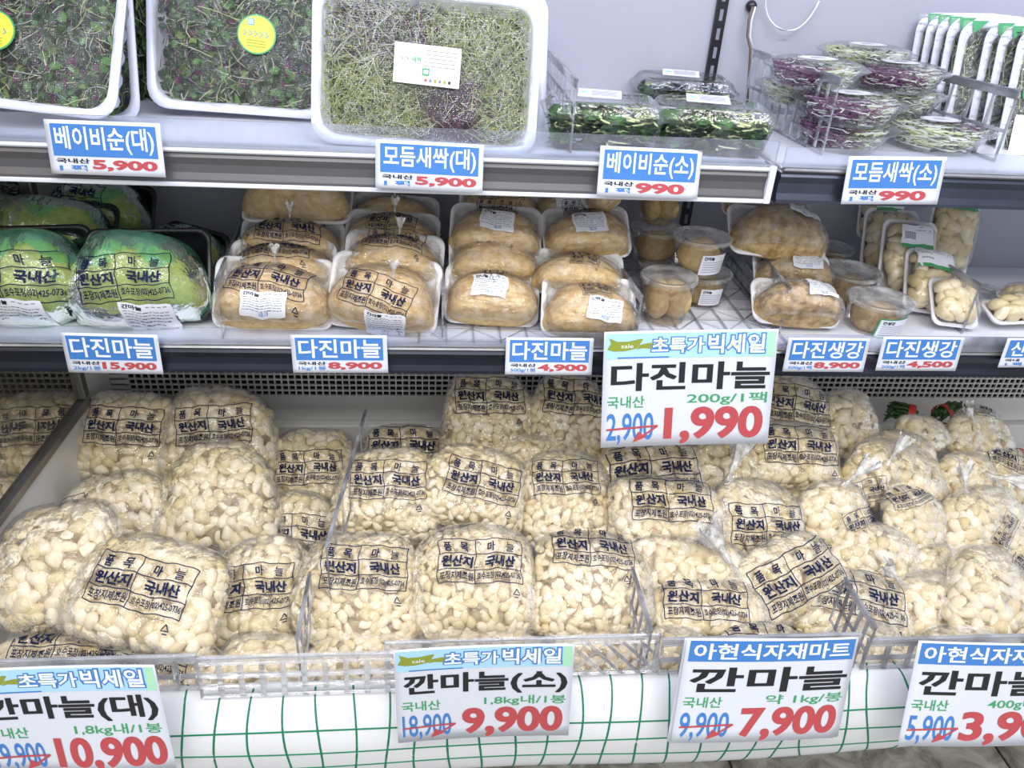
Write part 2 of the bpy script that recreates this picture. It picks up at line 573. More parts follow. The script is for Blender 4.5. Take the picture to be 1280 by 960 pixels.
# slotted uprights on the back wall
for xu in (0.405, 1.40):
    up = MB()
    up.box(xu - 0.008, xu + 0.008, YB - 0.006, YB - 0.0005, 0.60, 1.6)
    for k in range(38):
        up.box(xu - 0.0025, xu + 0.0025, YB - 0.0068, YB - 0.006, 0.61 + k * 0.025, 0.625 + k * 0.025, 1)
    up.build('slotted_upright', ['blackp', 'grey_ink'], case)

# cloth over the bumper, its green lines are narrow strips printed on it
prof2 = np.array([(0.622, 0.337), (0.615, 0.338), (0.603, 0.336), (0.583, 0.313), (0.574, 0.285), (0.575, 0.255), (0.580, 0.232), (0.586, 0.222)])
tt = np.linspace(0, len(prof2) - 1, 29)
pf = np.stack([np.interp(tt, range(len(prof2)), prof2[:, k]) for k in (0, 1)], 1)
for _ in range(2):
    pf[1:-1] = (pf[:-2] + pf[1:-1] * 2 + pf[2:]) / 4
seg = np.concatenate([[0], np.cumsum(np.linalg.norm(np.diff(pf, axis=0), axis=1))])
LT = seg[-1]



def cloth(x, s_, off=0.0):
    y_, z_ = np.interp(s_, seg, pf[:, 0]), np.interp(s_, seg, pf[:, 1])
    k = np.clip(s_ / LT, 0, 1)
    y_ = y_ - 0.003 * k * vnoise(x, s_, 2.0, 14) - off
    z_ = z_ + 0.0035 * k ** 2 * np.sin(x * 9 + 1) + off * 0.5 - 0.010 * k ** 3 * np.cos(x * 3.1 - 0.6)
    return np.stack([x, y_, z_], -1)


xs = np.linspace(XL, 1.35, 170)
X_, S_ = np.meshgrid(xs, seg)
cl = MB().grid(cloth(X_, S_)).build('cloth', 'sheet', None, smooth=True)
cl.modifiers.new('thickness', 'SOLIDIFY').thickness = 0.0010
cl.modifiers[0].offset = 0
tag(cl, 'white cloth with a green grid wrapped over the rounded case front', 'cloth')
ln = MB()
rs = np.random.RandomState(4)
for k in range(64):
    x0 = XL + 0.008 + 0.0375 * k
    if x0 > 1.32:
        break
    s_ = np.linspace(0.0, LT, 26)
    cx = x0 + 0.004 * np.sin(s_ * 30 + k) * (1 if x0 < 0.4 else 2.2) + rs.uniform(-.002, .002)
    if x0 > 0.45:
        cx = cx - 0.012 * np.sin(s_ / LT * math.pi) * (1 if k % 2 else -0.4)
    ln.tube(cloth(cx, s_), 0.0015, 6)
for k, sv in enumerate((0.058, 0.085, 0.112)):
    x2 = np.linspace(XL, 1.34, 170)
    ln.tube(cloth(x2, sv + 0.002 * np.sin(x2 * 7 + k * 2)), 0.0014, 6)
l_ = ln.build('green_grid_line', 'cord', cl)
l_['kind'] = 'stuff'


# ------------------------------------------------------------------ shelves
def shelf(x0, x1, ztop, zlip, zrail, zbot, rail, label, white_bottom=True, y0=0.88):
    s = MB().box(x0, x1, y0, YB - 0.001, ztop - 0.012, ztop, c=0.002).build('shelf', 'shelf')
    tag(s, label, 'shelf')
    r_ = MB()
    r_.loft([[(xx, y0 + 0.02, zrail), (xx, y0 - 0.002, zrail), (xx, y0 - 0.0045, zrail - 0.004), (xx, y0 - 0.0015, zrail - 0.012), (xx, y0 - 0.0015, zbot + 0.011), (xx, y0 - 0.0045, zbot + 0.004), (xx, y0 - 0.0045, zbot), (xx, y0 + 0.02, zbot)] for xx in (x0, x1)], True, True)
    r_.build('price_rail', rail, s)
    e = MB()
    e.box(x0, x1, y0 - 0.006, y0 + 0.012, zrail + 0.001, ztop - 0.002, c=0.002)
    if white_bottom:
        e.box(x0, x1, y0 - 0.0065, y0 + 0.02, zbot - 0.004, zbot + 0.001, c=0.001)
    e.build('front_edge', 'shelf' if white_bottom else 'steel', s)
    e = MB()
    e.box(x0, x1, y0 - 0.004, y0 - 0.001, ztop - 0.001, zlip, c=0.0006)
    e.build('clear_lip', 'acrylic', s)
    c_ = MB()
    c_.box(x0, x1, y0 - 0.0105, y0 - 0.0095, zbot + 0.002, zrail - 0.008)
    return s


shelf(XL, 0.392, 0.885, 0.913, 0.877, 0.845, 'greyrail', 'upper shelf with a grey price rail, carrying the big sprout trays')
MB().box(0.386, 0.394, 0.872, 0.90, 0.841, 0.885, c=0.001).build('rail_end_cap', 'shelf', bpy.data.objects['shelf'])
shelf(0.402, XR, 0.885, 0.907, 0.877, 0.842, 'darkrail', 'upper shelf with a dark brushed price rail, carrying the round sprout tubs', False)
shelf(XL + 0.002, XR, 0.645, 0.667, 0.638, 0.606, 'gunmetal', 'middle shelf with a dark price rail, carrying minced garlic and ginger', False)
# clear ribbed shelf mat on the middle shelf
mt = MB()
for (a, b_) in ((-0.02, 0.47),):
    nxx = 14
    for k in range(nxx + 1):
        xx = a + (b_ - a) * k / nxx
        mt.box(xx - 0.0012, xx + 0.0012, 0.885, 1.19, 0.645, 0.6485)
        if k < nxx:
            for j in range(8):
                y1_ = 0.89 + j * 0.037
                dx = (b_ - a) / nxx
                mt.tube([(xx, y1_, 0.647), (xx + dx, y1_ + 0.037, 0.647)] if (j + k) % 2 else [(xx + dx, y1_, 0.647), (xx, y1_ + 0.037, 0.647)], 0.0011, 4)
    for j in range(9):
        mt.box(a, b_, 0.889 + j * 0.037, 0.8914 + j * 0.037, 0.645, 0.6485)
tag(mt.build('shelf_mat', 'acrylic2'), 'clear lattice shelf mat under the tubs and small garlic packs', 'shelf mat')


# ------------------------------------------------------------------ lattice dividers and basket fronts
def lattice(L, Hh, nx, ny, name, label, mat, group=None, band=0.010, bw=0.0022, th=0.0022, diamond=False, cat='divider', material='acrylic2'):
    """panel in its local x (length) / z (height) plane"""
    b = MB()
    b.box(0, L, -th / 2, th / 2, Hh - band, Hh, c=0.0006)
    b.box(0, L, -th / 2 - 0.001, th / 2 + 0.001, Hh - 0.002, Hh + 0.001, c=0.0006)
    b.box(0, L, -th / 2, th / 2, 0, 0.004, c=0.0006)
    if not diamond:
        for k in range(nx + 1):
            xx = k * L / nx
            b.box(max(0, xx - bw), min(L, xx + bw), -th / 2, th / 2, 0, Hh - band)
        for j in range(1, ny):
            zz = (Hh - band) * j / ny
            b.box(0, L, -th / 2, th / 2, zz - bw * 0.9, zz + bw * 0.9)
    else:
        dx = L / nx
        hh = Hh - band
        for k in range(-ny, nx + ny):
            for sgn in (1, -1):
                xa, xb = k * dx, k * dx + sgn * hh * 0.95
                za, zb = 0.0, hh
                # clip to the panel
                pts = []
                for tt_ in np.linspace(0, 1, 9):
                    xx = xa + (xb - xa) * tt_
                    if 0 <= xx <= L:
                        pts.append((xx, 0, za + (zb - za) * tt_))
                if len(pts) > 1:
                    b.tube(pts, 0.0021, 4)
        b.box(0, 0.006, -th / 2, th / 2, 0, hh)
        b.box(L - 0.006, L, -th / 2, th / 2, 0, hh)
    o = b.build(name, material, None, mat=mat)
    tag(o, label, cat, group)
    return o


def side_div(x, y0, y1, z0, h, label, nx=9, ny=2, x2=None, group=None):
    x2 = x if x2 is None else x2
    a = math.atan2(y1 - y0, x2 - x)
    L = math.hypot(y1 - y0, x2 - x)
    return lattice(L, h, nx, ny, 'shelf_divider', label, Matrix.Translation((x, y0, z0)) @ Matrix.Rotation(a, 4, 'Z'), group, material='divider')


side_div(-0.262, 0.89, 1.17, 0.646, 0.074, 'clear slotted divider between the green film packs and the white tray packs', 10, 2, -0.285)
side_div(0.010, 0.90, 1.17, 0.646, 0.060, 'clear slotted divider between the large and the small minced garlic packs', 10, 2)
side_div(0.262, 0.89, 1.17, 0.650, 0.062, 'clear slotted divider between the small garlic packs and the lidded tubs', 10, 3, 0.245)
side_div(0.47, 0.92, 1.18, 0.646, 0.070, 'clear slotted divider between the lidded garlic tubs and the ginger packs', 9, 3, 0.48)
side_div(0.745, 0.93, 1.19, 0.646, 0.075, 'clear slotted divider leaning between ginger tubs and whole garlic packs', 9, 2, 0.735)
side_div(1.07, 0.95, 1.19, 0.646, 0.055, 'clear slotted divider standing right of the empty shelf spot', 8, 2, 1.05)
side_div(0.155, 0.90, 1.16, 0.886, 0.080, 'clear slotted divider beside the speckled multi-sprout tray, facing the baby leaf boxes', 9, 4, 0.155)
side_div(0.475, 0.935, 1.185, 0.886, 0.090, 'clear slotted divider between baby leaf boxes and round sprout tubs', 11, 2, 0.46)
side_div(0.700, 0.93, 1.185, 0.886, 0.085, 'clear slotted divider between round sprout tubs and the standing herb trays', 7, 2, 0.665)
# a clear divider lying down on the empty shelf spot
lattice(0.20, 0.05, 7, 2, 'shelf_divider', 'clear slotted divider fallen flat on the empty middle shelf', Matrix.Translation((0.99, 0.93, 0.650)) @ Matrix.Rotation(math.radians(118), 4, 'Z') @ Matrix.Rotation(math.radians(-82), 4, 'X'))

# well dividers
side_div(-0.128, 0.72, 1.03, 0.33, 0.125, 'scuffed clear divider rising behind the garlic bags, between the large and small cloves', 6, 2, -0.105)
side_div(-0.150, 0.615, 0.72, 0.345, 0.070, 'clear divider edge beside the front bag of small cloves, above the basket', 4, 2)
side_div(0.252, 0.615, 0.72, 0.335, 0.078, 'clear divider between small clove bags and the tied one kilo bags', 5, 2)
side_div(0.528, 0.615, 0.70, 0.33, 0.078, 'clear divider between the two rightmost bottom price signs', 5, 2)

# basket fronts
BFG = None
bf = lambda xa, xb, z0, h, y, nx, ny, lab, dia=False, yaw=0: lattice(xb - xa, h, nx, ny, 'basket_front', lab, Matrix.Translation((xa, y, z0)) @ Matrix.Rotation(math.radians(yaw), 4, 'Z') @ Matrix.Rotation(math.radians(-8), 4, 'X'), 'clear basket fronts along the case', 0.011, 0.003, 0.003, dia, 'basket front')
bf(XL, -0.262, 0.343, 0.048, 0.612, 12, 2, 'clear slotted basket front by the side wall, behind a price sign')
bf(-0.258, -0.028, 0.343, 0.056, 0.600, 10, 3, 'clear square-slotted basket front, its whole grid in view between two price signs')
bf(-0.055, 0.266, 0.346, 0.056, 0.612, 15, 3, 'clear diamond-lattice basket front behind the 9,900 price sign', True)
bf(0.268, 0.515, 0.343, 0.052, 0.612, 9, 2, 'clear slotted basket front behind the price sign that has an older sheet under it')
bf(0.525, 1.30, 0.340, 0.045, 0.612, 26, 2, 'longest clear slotted basket front, running on to the picture edge')


# ------------------------------------------------------------------ signs
def sign(name, c, yaw, lean, roll, w_, h_, flat, label, group=None, bend=0.0, border='paper', curl=0.0, cat='price sign'):
    """paper or laminated sheet: local x right, y up, z out of the face"""
    Mx = (Matrix.Translation(Vector(c)) @ Matrix.Rotation(math.radians(yaw), 4, 'Z') @ Matrix.Rotation(math.radians(90 - lean), 4, 'X') @ Matrix.Rotation(math.radians(roll), 4, 'Z'))

    def zf(x, y):
        return bend * ((x / w_) ** 2 * 4 - 0.5) + curl * np.clip(0.5 - y / h_, 0, 1) ** 2 * np.sin(x / w_ * 5 + 1)
    X, Y = np.meshgrid(np.linspace(-w_ / 2, w_ / 2, 17), np.linspace(-h_ / 2, h_ / 2, 9))
    Z = zf(X, Y)
    b = MB().grid(np.stack([X, Y, Z], -1))
    o = b.build(name, border, None, smooth=True, mat=Mx)
    sm = o.modifiers.new('thickness', 'SOLIDIFY')
    sm.thickness = 0.0004
    sm.offset = -1
    tag(o, label, cat, group)
    for nm, f in flat:
        V, F, inks, I = f.collect()
        x = (V[:, 0] - 0.5) * w_
        y = (V[:, 1] - 0.5) * h_
        z = zf(x, y) + 0.00012 + 0.00016 * V[:, 2]
        link(nm, mkmesh(nm, np.stack([x, y, z], 1), F, inks, I, False), o)
    return o


def small_label(key, pose, title, unit, price, label, slant=0):
    a = Flat().rect(0.045, 0.07, 0.955, 0.66, 'blue_ink', 1)
    a.text(title, 0.075, 0.11, 0.93, 0.60, 'white_ink', 0.018)
    b = Flat().text('국내산', 0.06, 0.70, 0.35, 0.79, 'black', 0.03)
    b.text(unit, 0.06 if len(unit) > 4 else 0.08, 0.82, 0.35 if len(unit) > 4 else 0.32, 0.94, 'blue_ink', 0.015 if len(unit) > 4 else 0.035)
    p = Flat().text(price, 0.37, 0.71, 0.94 if len(price) > 4 else 0.86, 0.92, 'red_ink', 0.045)
    cx, Y0, cz, yaw, lean, roll, w_, h_ = pose
    return sign('price_label', (cx, Y0, cz), yaw, lean, roll, w_, h_, [('title_band', a), ('lettering', b), ('price_figures', p)], label, 'small blue and white price labels on the shelf rails', cat='price label')


PO = {
    'T1': (-0.3478, 0.868, 0.8812, -3, 10, 0.6, 0.1190, 0.0552), 'T2': (-0.0066, 0.868, 0.8736, -3, 11, -0.2, 0.1190, 0.0520),
    'T3': (0.2428, 0.868, 0.8745, 3, 12, -1.3, 0.1200, 0.0545), 'T4': (0.5366, 0.868, 0.8747, 0, 8, 1.4, 0.1203, 0.0548),
    'M1': (-0.3881, 0.868, 0.6351, 0, 2, -1.0, 0.1110, 0.0535), 'M2': (-0.1174, 0.868, 0.6372, -2, 8, 1.3, 0.1180, 0.0500),
    'M3': (0.1463, 0.868, 0.6367, 1, 14, -0.5, 0.1130, 0.0490), 'M5': (0.5162, 0.868, 0.6423, 2, 8, -1.0, 0.1150, 0.0475),
    'M6': (0.6465, 0.868, 0.6450, -2, 5, 1.2, 0.1120, 0.0492), 'M7': (0.8190, 0.868, 0.6485, 3, 5, -1.0, 0.1150, 0.0430)}
small_label('T1', PO['T1'], '베이비순(대)', '1 팩', '5,900', 'blue and white price label reading 베이비순(대) 5,900 on the grey rail')
small_label('T2', PO['T2'], '모듬새싹(대)', '1 팩', '5,900', 'blue and white price label reading 모듬새싹(대) 5,900 below the speckled sprout tray')
small_label('T3', PO['T3'], '베이비순(소)', '1 팩', '990', 'blue and white price label reading 베이비순(소) 990 below the baby leaf boxes')
small_label('T4', PO['T4'], '모듬새싹(소)', '1 팩', '990', 'slanting blue price label reading 모듬새싹(소) 990 on the dark brushed rail')
small_label('M1', PO['M1'], '다진마늘', '2kg/1봉', '15,900', 'price label reading 다진마늘 2kg 15,900 below the green film packs')
small_label('M2', PO['M2'], '다진마늘', '1kg/1봉', '8,900', 'price label reading 다진마늘 1kg 8,900 below the large minced garlic packs')
small_label('M3', PO['M3'], '다진마늘', '500g/1봉', '4,900', 'price label reading 다진마늘 500g 4,900 below the small minced garlic packs')
small_label('M5', PO['M5'], '다진생강', '500g/1팩', '8,900', 'price label reading 다진생강 500g 8,900 below the ginger packs')
small_label('M6', PO['M6'], '다진생강', '200g/1팩', '4,500', 'price label reading 다진생강 200g 4,500 below the ginger tubs')
# label cut by the picture edge: only what shows is printed
a = Flat().rect(0.045, 0.07, 0.955, 0.66, 'blue_ink', 1).text('신', 0.09, 0.11, 0.27, 0.60, 'white_ink', 0.018)
b = Flat().text('국내', 0.06, 0.70, 0.25, 0.79, 'black', 0.03).text('1 팩', 0.08, 0.82, 0.30, 0.94, 'blue_ink', 0.03)
cx, Y0, cz, yaw, lean, roll, w_, h_ = PO['M7']
sign('price_label', (cx, Y0, cz), yaw, lean, roll, w_, h_, [('title_band', a), ('lettering', b)], 'rounded price label cut by the picture edge, on the dark middle rail', 'small blue and white price labels on the shelf rails', cat='price label')


def strike(f, x0, x1, yt, yb):
    ym = yt + (yb - yt) * 0.52
    f.strip([(x0, ym + 0.012), (x1 + 0.02, ym - 0.012)], 0.011, 'red_ink', 5, 0.66, 6)
    f.strip([(x1 + 0.02, ym - 0.012), (x1 - 0.075, yb - 0.035)], 0.011, 'red_ink', 5, 0.66, 3)
    f.poly([(x1 - 0.125, yb + 0.012), (x1 - 0.045, yb - 0.035), (x1 - 0.095, yb - 0.085)], 'red_ink', 5)


def sale_sign(c, yaw, lean, roll, w_, h_, title, unit, old, new, label, banner='sale', under=None, tx=(0.05, 0.97), up=(0.50, 0.97), np_=(0.375, 0.955), bend=0.004, curl=0.0, name='price_sign', skip=None):
    flats = []
    if banner == 'sale':
        f = Flat().rect(0.012, 0.02, 0.988, 0.23, 'light_blue', 1)
        f.poly([(0.94, 0.02), (0.988, 0.02), (0.988, 0.228), (0.94, 0.228)], 'mint', 2)
        f.poly([(0.02, 0.15), (0.04, 0.10), (0.03, 0.055), (0.08, 0.085), (0.14, 0.085), (0.21, 0.065), (0.225, 0.07), (0.19, 0.145), (0.12, 0.165), (0.06, 0.165)], 'olive', 3)
        f.poly([(0.19, 0.155), (0.205, 0.115), (0.26, 0.10), (0.29, 0.10), (0.275, 0.15), (0.22, 0.145)], 'olive', 2)
        f.text('sale', 0.10, 0.105, 0.17, 0.14, 'white_ink', 0.0, 4)
        f.text('초특가', 0.275, 0.055, 0.58, 0.19, 'blue_ink', 0.085, 3, base=0.03)
        f.text('초특가', 0.275, 0.055, 0.58, 0.19, 'white_ink', 0.022, 5, base=0.03)
        f.text('빅세일', 0.60, 0.035, 0.93, 0.20, 'blue_ink', 0.085, 3, base=0.03)
        f.text('빅세일', 0.60, 0.035, 0.93, 0.20, 'white_ink', 0.022, 5, base=0.03)
        f.strip([(0.08, 0.222), (0.38, 0.222)], 0.008, 'blue_ink', 2, 0.66, 4)
    else:
        f = Flat().rect(0.02, 0.02, 0.985, 0.215, 'blue_ink', 1)
        f.text(banner, 0.045, 0.045, 0.045 + 0.915 * len(banner) / 7.0, 0.195, 'white_ink', 0.02, 2)
    flats.append(('banner', f))
    flats.append(('title_lettering', Flat().text(title, tx[0], 0.27, tx[1], 0.505, 'black', 0.014, bold=0.0032)))
    g_ = Flat()
    if skip != 'left':
        g_.text('국내산', 0.03, 0.55, 0.25, 0.655, 'green_ink', 0.015)
    else:
        g_.text('내산', 0.105, 0.55, 0.25, 0.655, 'green_ink', 0.015)
    g_.text(unit, up[0], 0.535, up[1], 0.645, 'green_ink', 0.012)
    flats.append(('unit_lettering', g_))
    o_ = Flat().text(old, 0.03, 0.70, 0.31, 0.98, 'blue_ink', 0.012)
    strike(o_, 0.03, 0.315, 0.70, 0.95)
    flats.append(('old_price', o_))
    flats.append(('price_figures', Flat().text(new, np_[0], 0.66, np_[1], 0.985, 'red_ink', 0.026, bold=0.003)))
    return sign(name, c, yaw, lean, roll, w_, h_, flats, label, 'large sale price signs', bend, curl=curl)


sale_sign((0.3239, 0.835, 0.6085), -2, 13, 2.6, 0.222, 0.155, '다진마늘', '200g/1팩', '2,900', '1,990', 'large price sign reading 다진마늘 1,990 hanging from the dark middle rail', bend=0.003)
sale_sign((0.0563, 0.565, 0.3777), -1, 5, 1.6, 0.193, 0.1374, '깐마늘(소)', '1,8kg내/1봉', '18,900', '9,900', 'large price sign reading 깐마늘(소) 9,900 on the diamond-lattice basket', bend=0.003)
eL = (atY(195, 829, 0.565) + atY(216.7, 946.7, 0.565)) / 2
sale_sign((eL[0] - 0.0925, 0.560, eL[2] - 0.002), -3, 9, 3.0, 0.194, 0.142, '깐마늘(대)', '1,8kg내/1봉', '19,900', '10,900', 'large price sign reading 깐마늘(대) 10,900 cut by the picture edge', np_=(0.375, 0.97), bend=0.003, curl=0.004)
sale_sign((0.3807, 0.565, 0.3668), 5, 17, -5.6, 0.2125, 0.1325, '깐마늘', '약 1kg/봉', '9,900', '7,900', 'large price sign with a shop banner reading 깐마늘 7,900', '아현식자재마트', bend=-0.003)
o = sign('price_sign', (0.3790, 0.571, 0.3600), 5, 17, -6.4, 0.2125, 0.1325, [('old_price', Flat().text('12,0', 0.06, 0.80, 0.28, 0.965, 'blue_ink', 0.02))], 'older sheet showing its lower edge behind the 7,900 price sign', 'large sale price signs')
eR = (atY(1139.3, 795.3, 0.565) + atY(1110.7, 924, 0.565)) / 2
sale_sign((eR[0] + 0.108, 0.555, eR[2] - 0.0005), 4, 20, -6.0, 0.215, 0.1325, '깐마늘', '400g내', '5,900', '3,90', 'large price sign with a shop banner reading 깐마늘 3,90 cut by the picture edge', '아현식자재', up=(0.49, 0.80), np_=(0.35, 0.90), tx=(0.05, 0.84), bend=-0.003)


# ------------------------------------------------------------------ pillow body used for bags and mounds
class Pillow:
    def __init__(s, a, b, T, n=2.6, taper=0.0, seed=0, lump=0.10, back=0.5, knot=None, kh=0.012, sq=1.0):
        s.sq = sq
        s.pl = 0.0014
        s.a, s.b, s.T, s.n, s.taper, s.seed, s.lump, s.back, s.knot, s.kh = a, b, T, n, taper, seed, lump, back, knot, kh

    def lf(s, x, y):
        z = 1 + s.lump * vnoise(x, y, s.seed, 38) + s.lump * 0.5 * vnoise(y, x, s.seed + 3, 75)
        return z

    def extra(s, x, y):
        if s.knot is None:
            return 0 * x
        kx, ky = s.knot[0] * s.a, s.knot[1] * s.b
        r = np.hypot(x - kx, y - ky)
        th = np.arctan2(y - ky, x - kx)
        return s.kh * np.exp(-r / (0.22 * s.a)) + s.pl * np.exp(-r / (0.9 * s.a)) * (np.sin(th * 13 + s.seed) + 0.6 * np.sin(th * 29 + s.seed))

    def point(s, ph, th, off=0.0, n=None):
        n = np.where(np.sin(th) < 0, s.n * s.sq, s.n)
        k = np.sin(ph) ** (2.0 / n)
        ex = np.sign(np.cos(th)) * np.abs(np.cos(th)) ** (2.0 / n) * k
        ey = np.sign(np.sin(th)) * np.abs(np.sin(th)) ** (2.0 / n) * k
        a, b, T = s.a + off, s.b + off, s.T + off
        y = b * ey
        x = a * ex * (1 - s.taper * ey)
        c = np.cos(ph)
        l_ = s.lf(x, y)
        z = np.where(c > 0, T * c * l_, T * c * s.back)
        wob = 1 + 0.035 * np.sin(3 * th + s.seed) + 0.02 * np.sin(5 * th + s.seed * 2)
        return np.stack([x * wob, y * wob, z], -1)

    def height(s, x, y, off=0.0):
        a, b, T = s.a + off, s.b + off, s.T + off
        ey = y / b
        ex = x / (a * (1 - s.taper * np.clip(ey, -1, 1)))
        n = np.where(ey < 0, s.n * s.sq, s.n)
        q = np.abs(ex) ** n + np.abs(ey) ** n
        z = T * np.sqrt(np.clip(1 - q, 0, 1)) * s.lf(x, y)
        return z, q < 0.995

    def normal(s, p):
        x, y, z = p[..., 0], p[..., 1], p[..., 2]
        gx = s.n * np.abs(x / s.a) ** (s.n - 1) * np.sign(x) / s.a
        gy = s.n * np.abs(y / s.b) ** (s.n - 1) * np.sign(y) / s.b
        gz = 2 * z / s.T ** 2
        g = np.stack([gx, gy, gz], -1)
        return g / (np.linalg.norm(g, axis=-1, keepdims=True) + 1e-9)

    def shell(s, mb, off=0.0, n=None, nph=18, nth=44, ph1=math.pi, cor=0.0):
        ph = np.linspace(0.02, ph1, nph)
        th = np.arange(nth) * 2 * math.pi / nth
        rings = []
        for p_ in ph:
            r_ = s.point(np.full(nth, p_), th, off, n)
            if off > 0 and s.knot is not None and p_ < math.pi / 2:
                r_[:, 2] += s.extra(r_[:, 0], r_[:, 1])
            if cor:
                e = max(0.0, 1 - abs(p_ - math.pi / 2) / 0.35)
                for ang in (math.pi * 1.27, math.pi * 1.73):
                    d = np.exp(-((th - ang) / 0.11) ** 2)
                    r_[:, 0] += cor * e * d * math.cos(ang) * 1.2
                    r_[:, 1] += cor * e * d * math.sin(ang) * 0.5
            rings.append(r_)
        mb.loft(rings, True, ph1 > 3)
        return mb


# garlic cloves: a few real shapes shared by every bag
def clove_mesh(k):
    rs_ = np.random.RandomState(k)
    nr, ns = 7, 9
    bend, fat, flat_ = rs_.uniform(-0.12, 0.12), rs_.uniform(0.82, 1.1), rs_.uniform(0.30, 0.6)
    rings = []
    for j in range(nr):
        t_ = j / (nr - 1)
        u = -1 + 2 * t_
        r_ = (max(0.0, 1 - abs(u) ** 2.3)) ** 0.55 * (1.0 - 0.30 * u) * 0.335 * fat
        if j == 0:
            r_ = 0.115
        if j == nr - 1:
            r_ = 0.02
        a_ = np.arange(ns) * 2 * math.pi / ns
        y_ = np.cos(a_) * r_
        z_ = np.sin(a_) * r_
        z_ = np.where(z_ < 0, z_ * flat_, z_ * 0.92)
        rings.append(np.stack([np.full(ns, u * 0.5), y_ + bend * (1 - u * u), z_], 1))
    mb = MB().loft(rings, True, True)
    return mb.mesh('garlic_clove', 'clove', True)


CLOVES = [clove_mesh(k) for k in range(8)]


def scatter(P, size, wid, cap, rs_, phmax=1.75):
    n_ = 5200
    kk = np.sqrt(rs_.uniform(0, 1, n_))
    ph = np.where(rs_.rand(n_) < 0.78, np.arcsin(np.clip(kk ** (P.n / 2), 0, 1)), rs_.uniform(1.0, phmax, n_))
    th = rs_.uniform(0, 2 * math.pi, n_)
    pts = P.point(ph, th, -0.0028 * size / 0.022)
    nor = P.normal(pts)
    d = math.sqrt(size * wid) * (0.665 if size < 0.02 else 0.61)
    keep = np.zeros((0, 3))
    idx = []
    for i_ in range(n_):
        if len(idx) and ((keep - pts[i_]) ** 2).sum(1).min() < d * d:
            continue
        keep = np.vstack([keep, pts[i_]])
        idx.append(i_)
        if len(idx) >= cap:
            break
    return pts[idx], nor[idx]


# bag print: the ruled table, its words and the small recycling mark
def table_template():
    f = Flat()
    A = 0.52
    for y_ in (0.0, 0.335, 0.69, 1.0):
        f.strip([(0, y_), (1, y_)], 0.011, 'ink', 1, A, 26)
    for x_ in (0.0, 0.44, 1.0):
        f.strip([(x_, 0), (x_, 1)], 0.011, 'ink', 1, A, 14)
    f.text('품', 0.06, 0.07, 0.155, 0.29, 'ink', 0.03)
    f.text('목', 0.26, 0.07, 0.355, 0.29, 'ink', 0.03)
    f.text('마', 0.58, 0.07, 0.67, 0.29, 'ink', 0.03)
    f.text('늘', 0.80, 0.07, 0.90, 0.29, 'ink', 0.012)
    f.text('원산지', 0.04, 0.385, 0.41, 0.645, 'ink', 0.045)
    f.text('국내산', 0.56, 0.385, 0.92, 0.645, 'ink', 0.045)
    f.text('포장지제조원', 0.035, 0.745, 0.42, 0.935, 'ink', 0.025)
    f.text('호수포장(02)425-0736', 0.465, 0.745, 0.98, 0.935, 'ink', 0.025)
    cx, cy = 0.92, 1.22
    pts = [(cx + 0.045 * math.cos(a_), cy + 0.085 * math.sin(a_)) for a_ in (math.radians(-90 + 120 * k) for k in range(4))]
    f.strip(pts, 0.012, 'ink', 1, A, 4)
    f.strip([(cx - 0.02, cy + 0.10), (cx + 0.03, cy + 0.10)], 0.012, 'ink', 1, A, 2)
    V, F, inks, I = f.collect()
    V = V.copy()
    V[:, 0] -= 0.5
    V[:, 1] = (V[:, 1] - 0.5) * A
    return V, F


TAB_V, TAB_F = table_template()


def conform(V, F, H, cx, cy, sc_, rot, z0=0.0009):
    """lay a flat print (x,y,level) on the height function H"""
    c_, s_ = math.cos(math.radians(rot)), math.sin(math.radians(rot))
    x = cx + sc_ * (V[:, 0] * c_ - V[:, 1] * s_)
    y = cy + sc_ * (V[:, 0] * s_ + V[:, 1] * c_)
    x = x + 0.0011 * np.sin(y * 130 + cy * 900) + 0.0006 * np.sin(y * 310 + x * 60)
    y = y + 0.0012 * np.sin(x * 110 + cx * 700) + 0.0006 * np.sin(x * 290)
    z, ok = H(x, y)
    P = np.stack([x, y, z + z0], 1)
    F2 = [f for f in F if all(ok[k] for k in f)]
    return P, F2


def compact(P, F, I=None):
    used = sorted({k for f in F for k in f})
    mp_ = {k: i_ for i_, k in enumerate(used)}
    return P[used], [[mp_[k] for k in f] for f in F]


def knot_mesh(size, seed, ang):
    """gathered neck and flared tail of a tied bag; grows along +x turned by ang"""
    mb = MB()
    n_ = 26
    L = size
    prof_ = [(-0.16, 0.30), (0.0, 0.13), (0.12, 0.085), (0.22, 0.15), (0.32, 0.09), (0.5, 0.22), (0.75, 0.42), (1.0, 0.60)]
    rings = []
    rs_ = np.random.RandomState(seed)
    ph = rs_.uniform(0, 6, 4)
    for j, (t_, r_) in enumerate(prof_):
        a_ = np.arange(n_) * 2 * math.pi / n_
        rr = r_ * L * 0.42 * (1 + 0.32 * np.sin(a_ * 6 + ph[0] + t_ * 2) * min(1, t_ * 2 + 0.3) + 0.15 * np.sin(a_ * 9 + ph[1]))
        sq = 1 - 0.55 * max(0, t_)
        x = t_ * L + 0.10 * L * np.sin(a_ * 4 + ph[2]) * max(0, t_ - 0.4) * 2
        rings.append(np.stack([x, rr * np.cos(a_), rr * np.sin(a_) * sq + 0.12 * L * t_ * t_], 1))
    mb.loft(rings)
    return mb.mesh('knotted_neck', 'knot', True)


BAG_N = 0


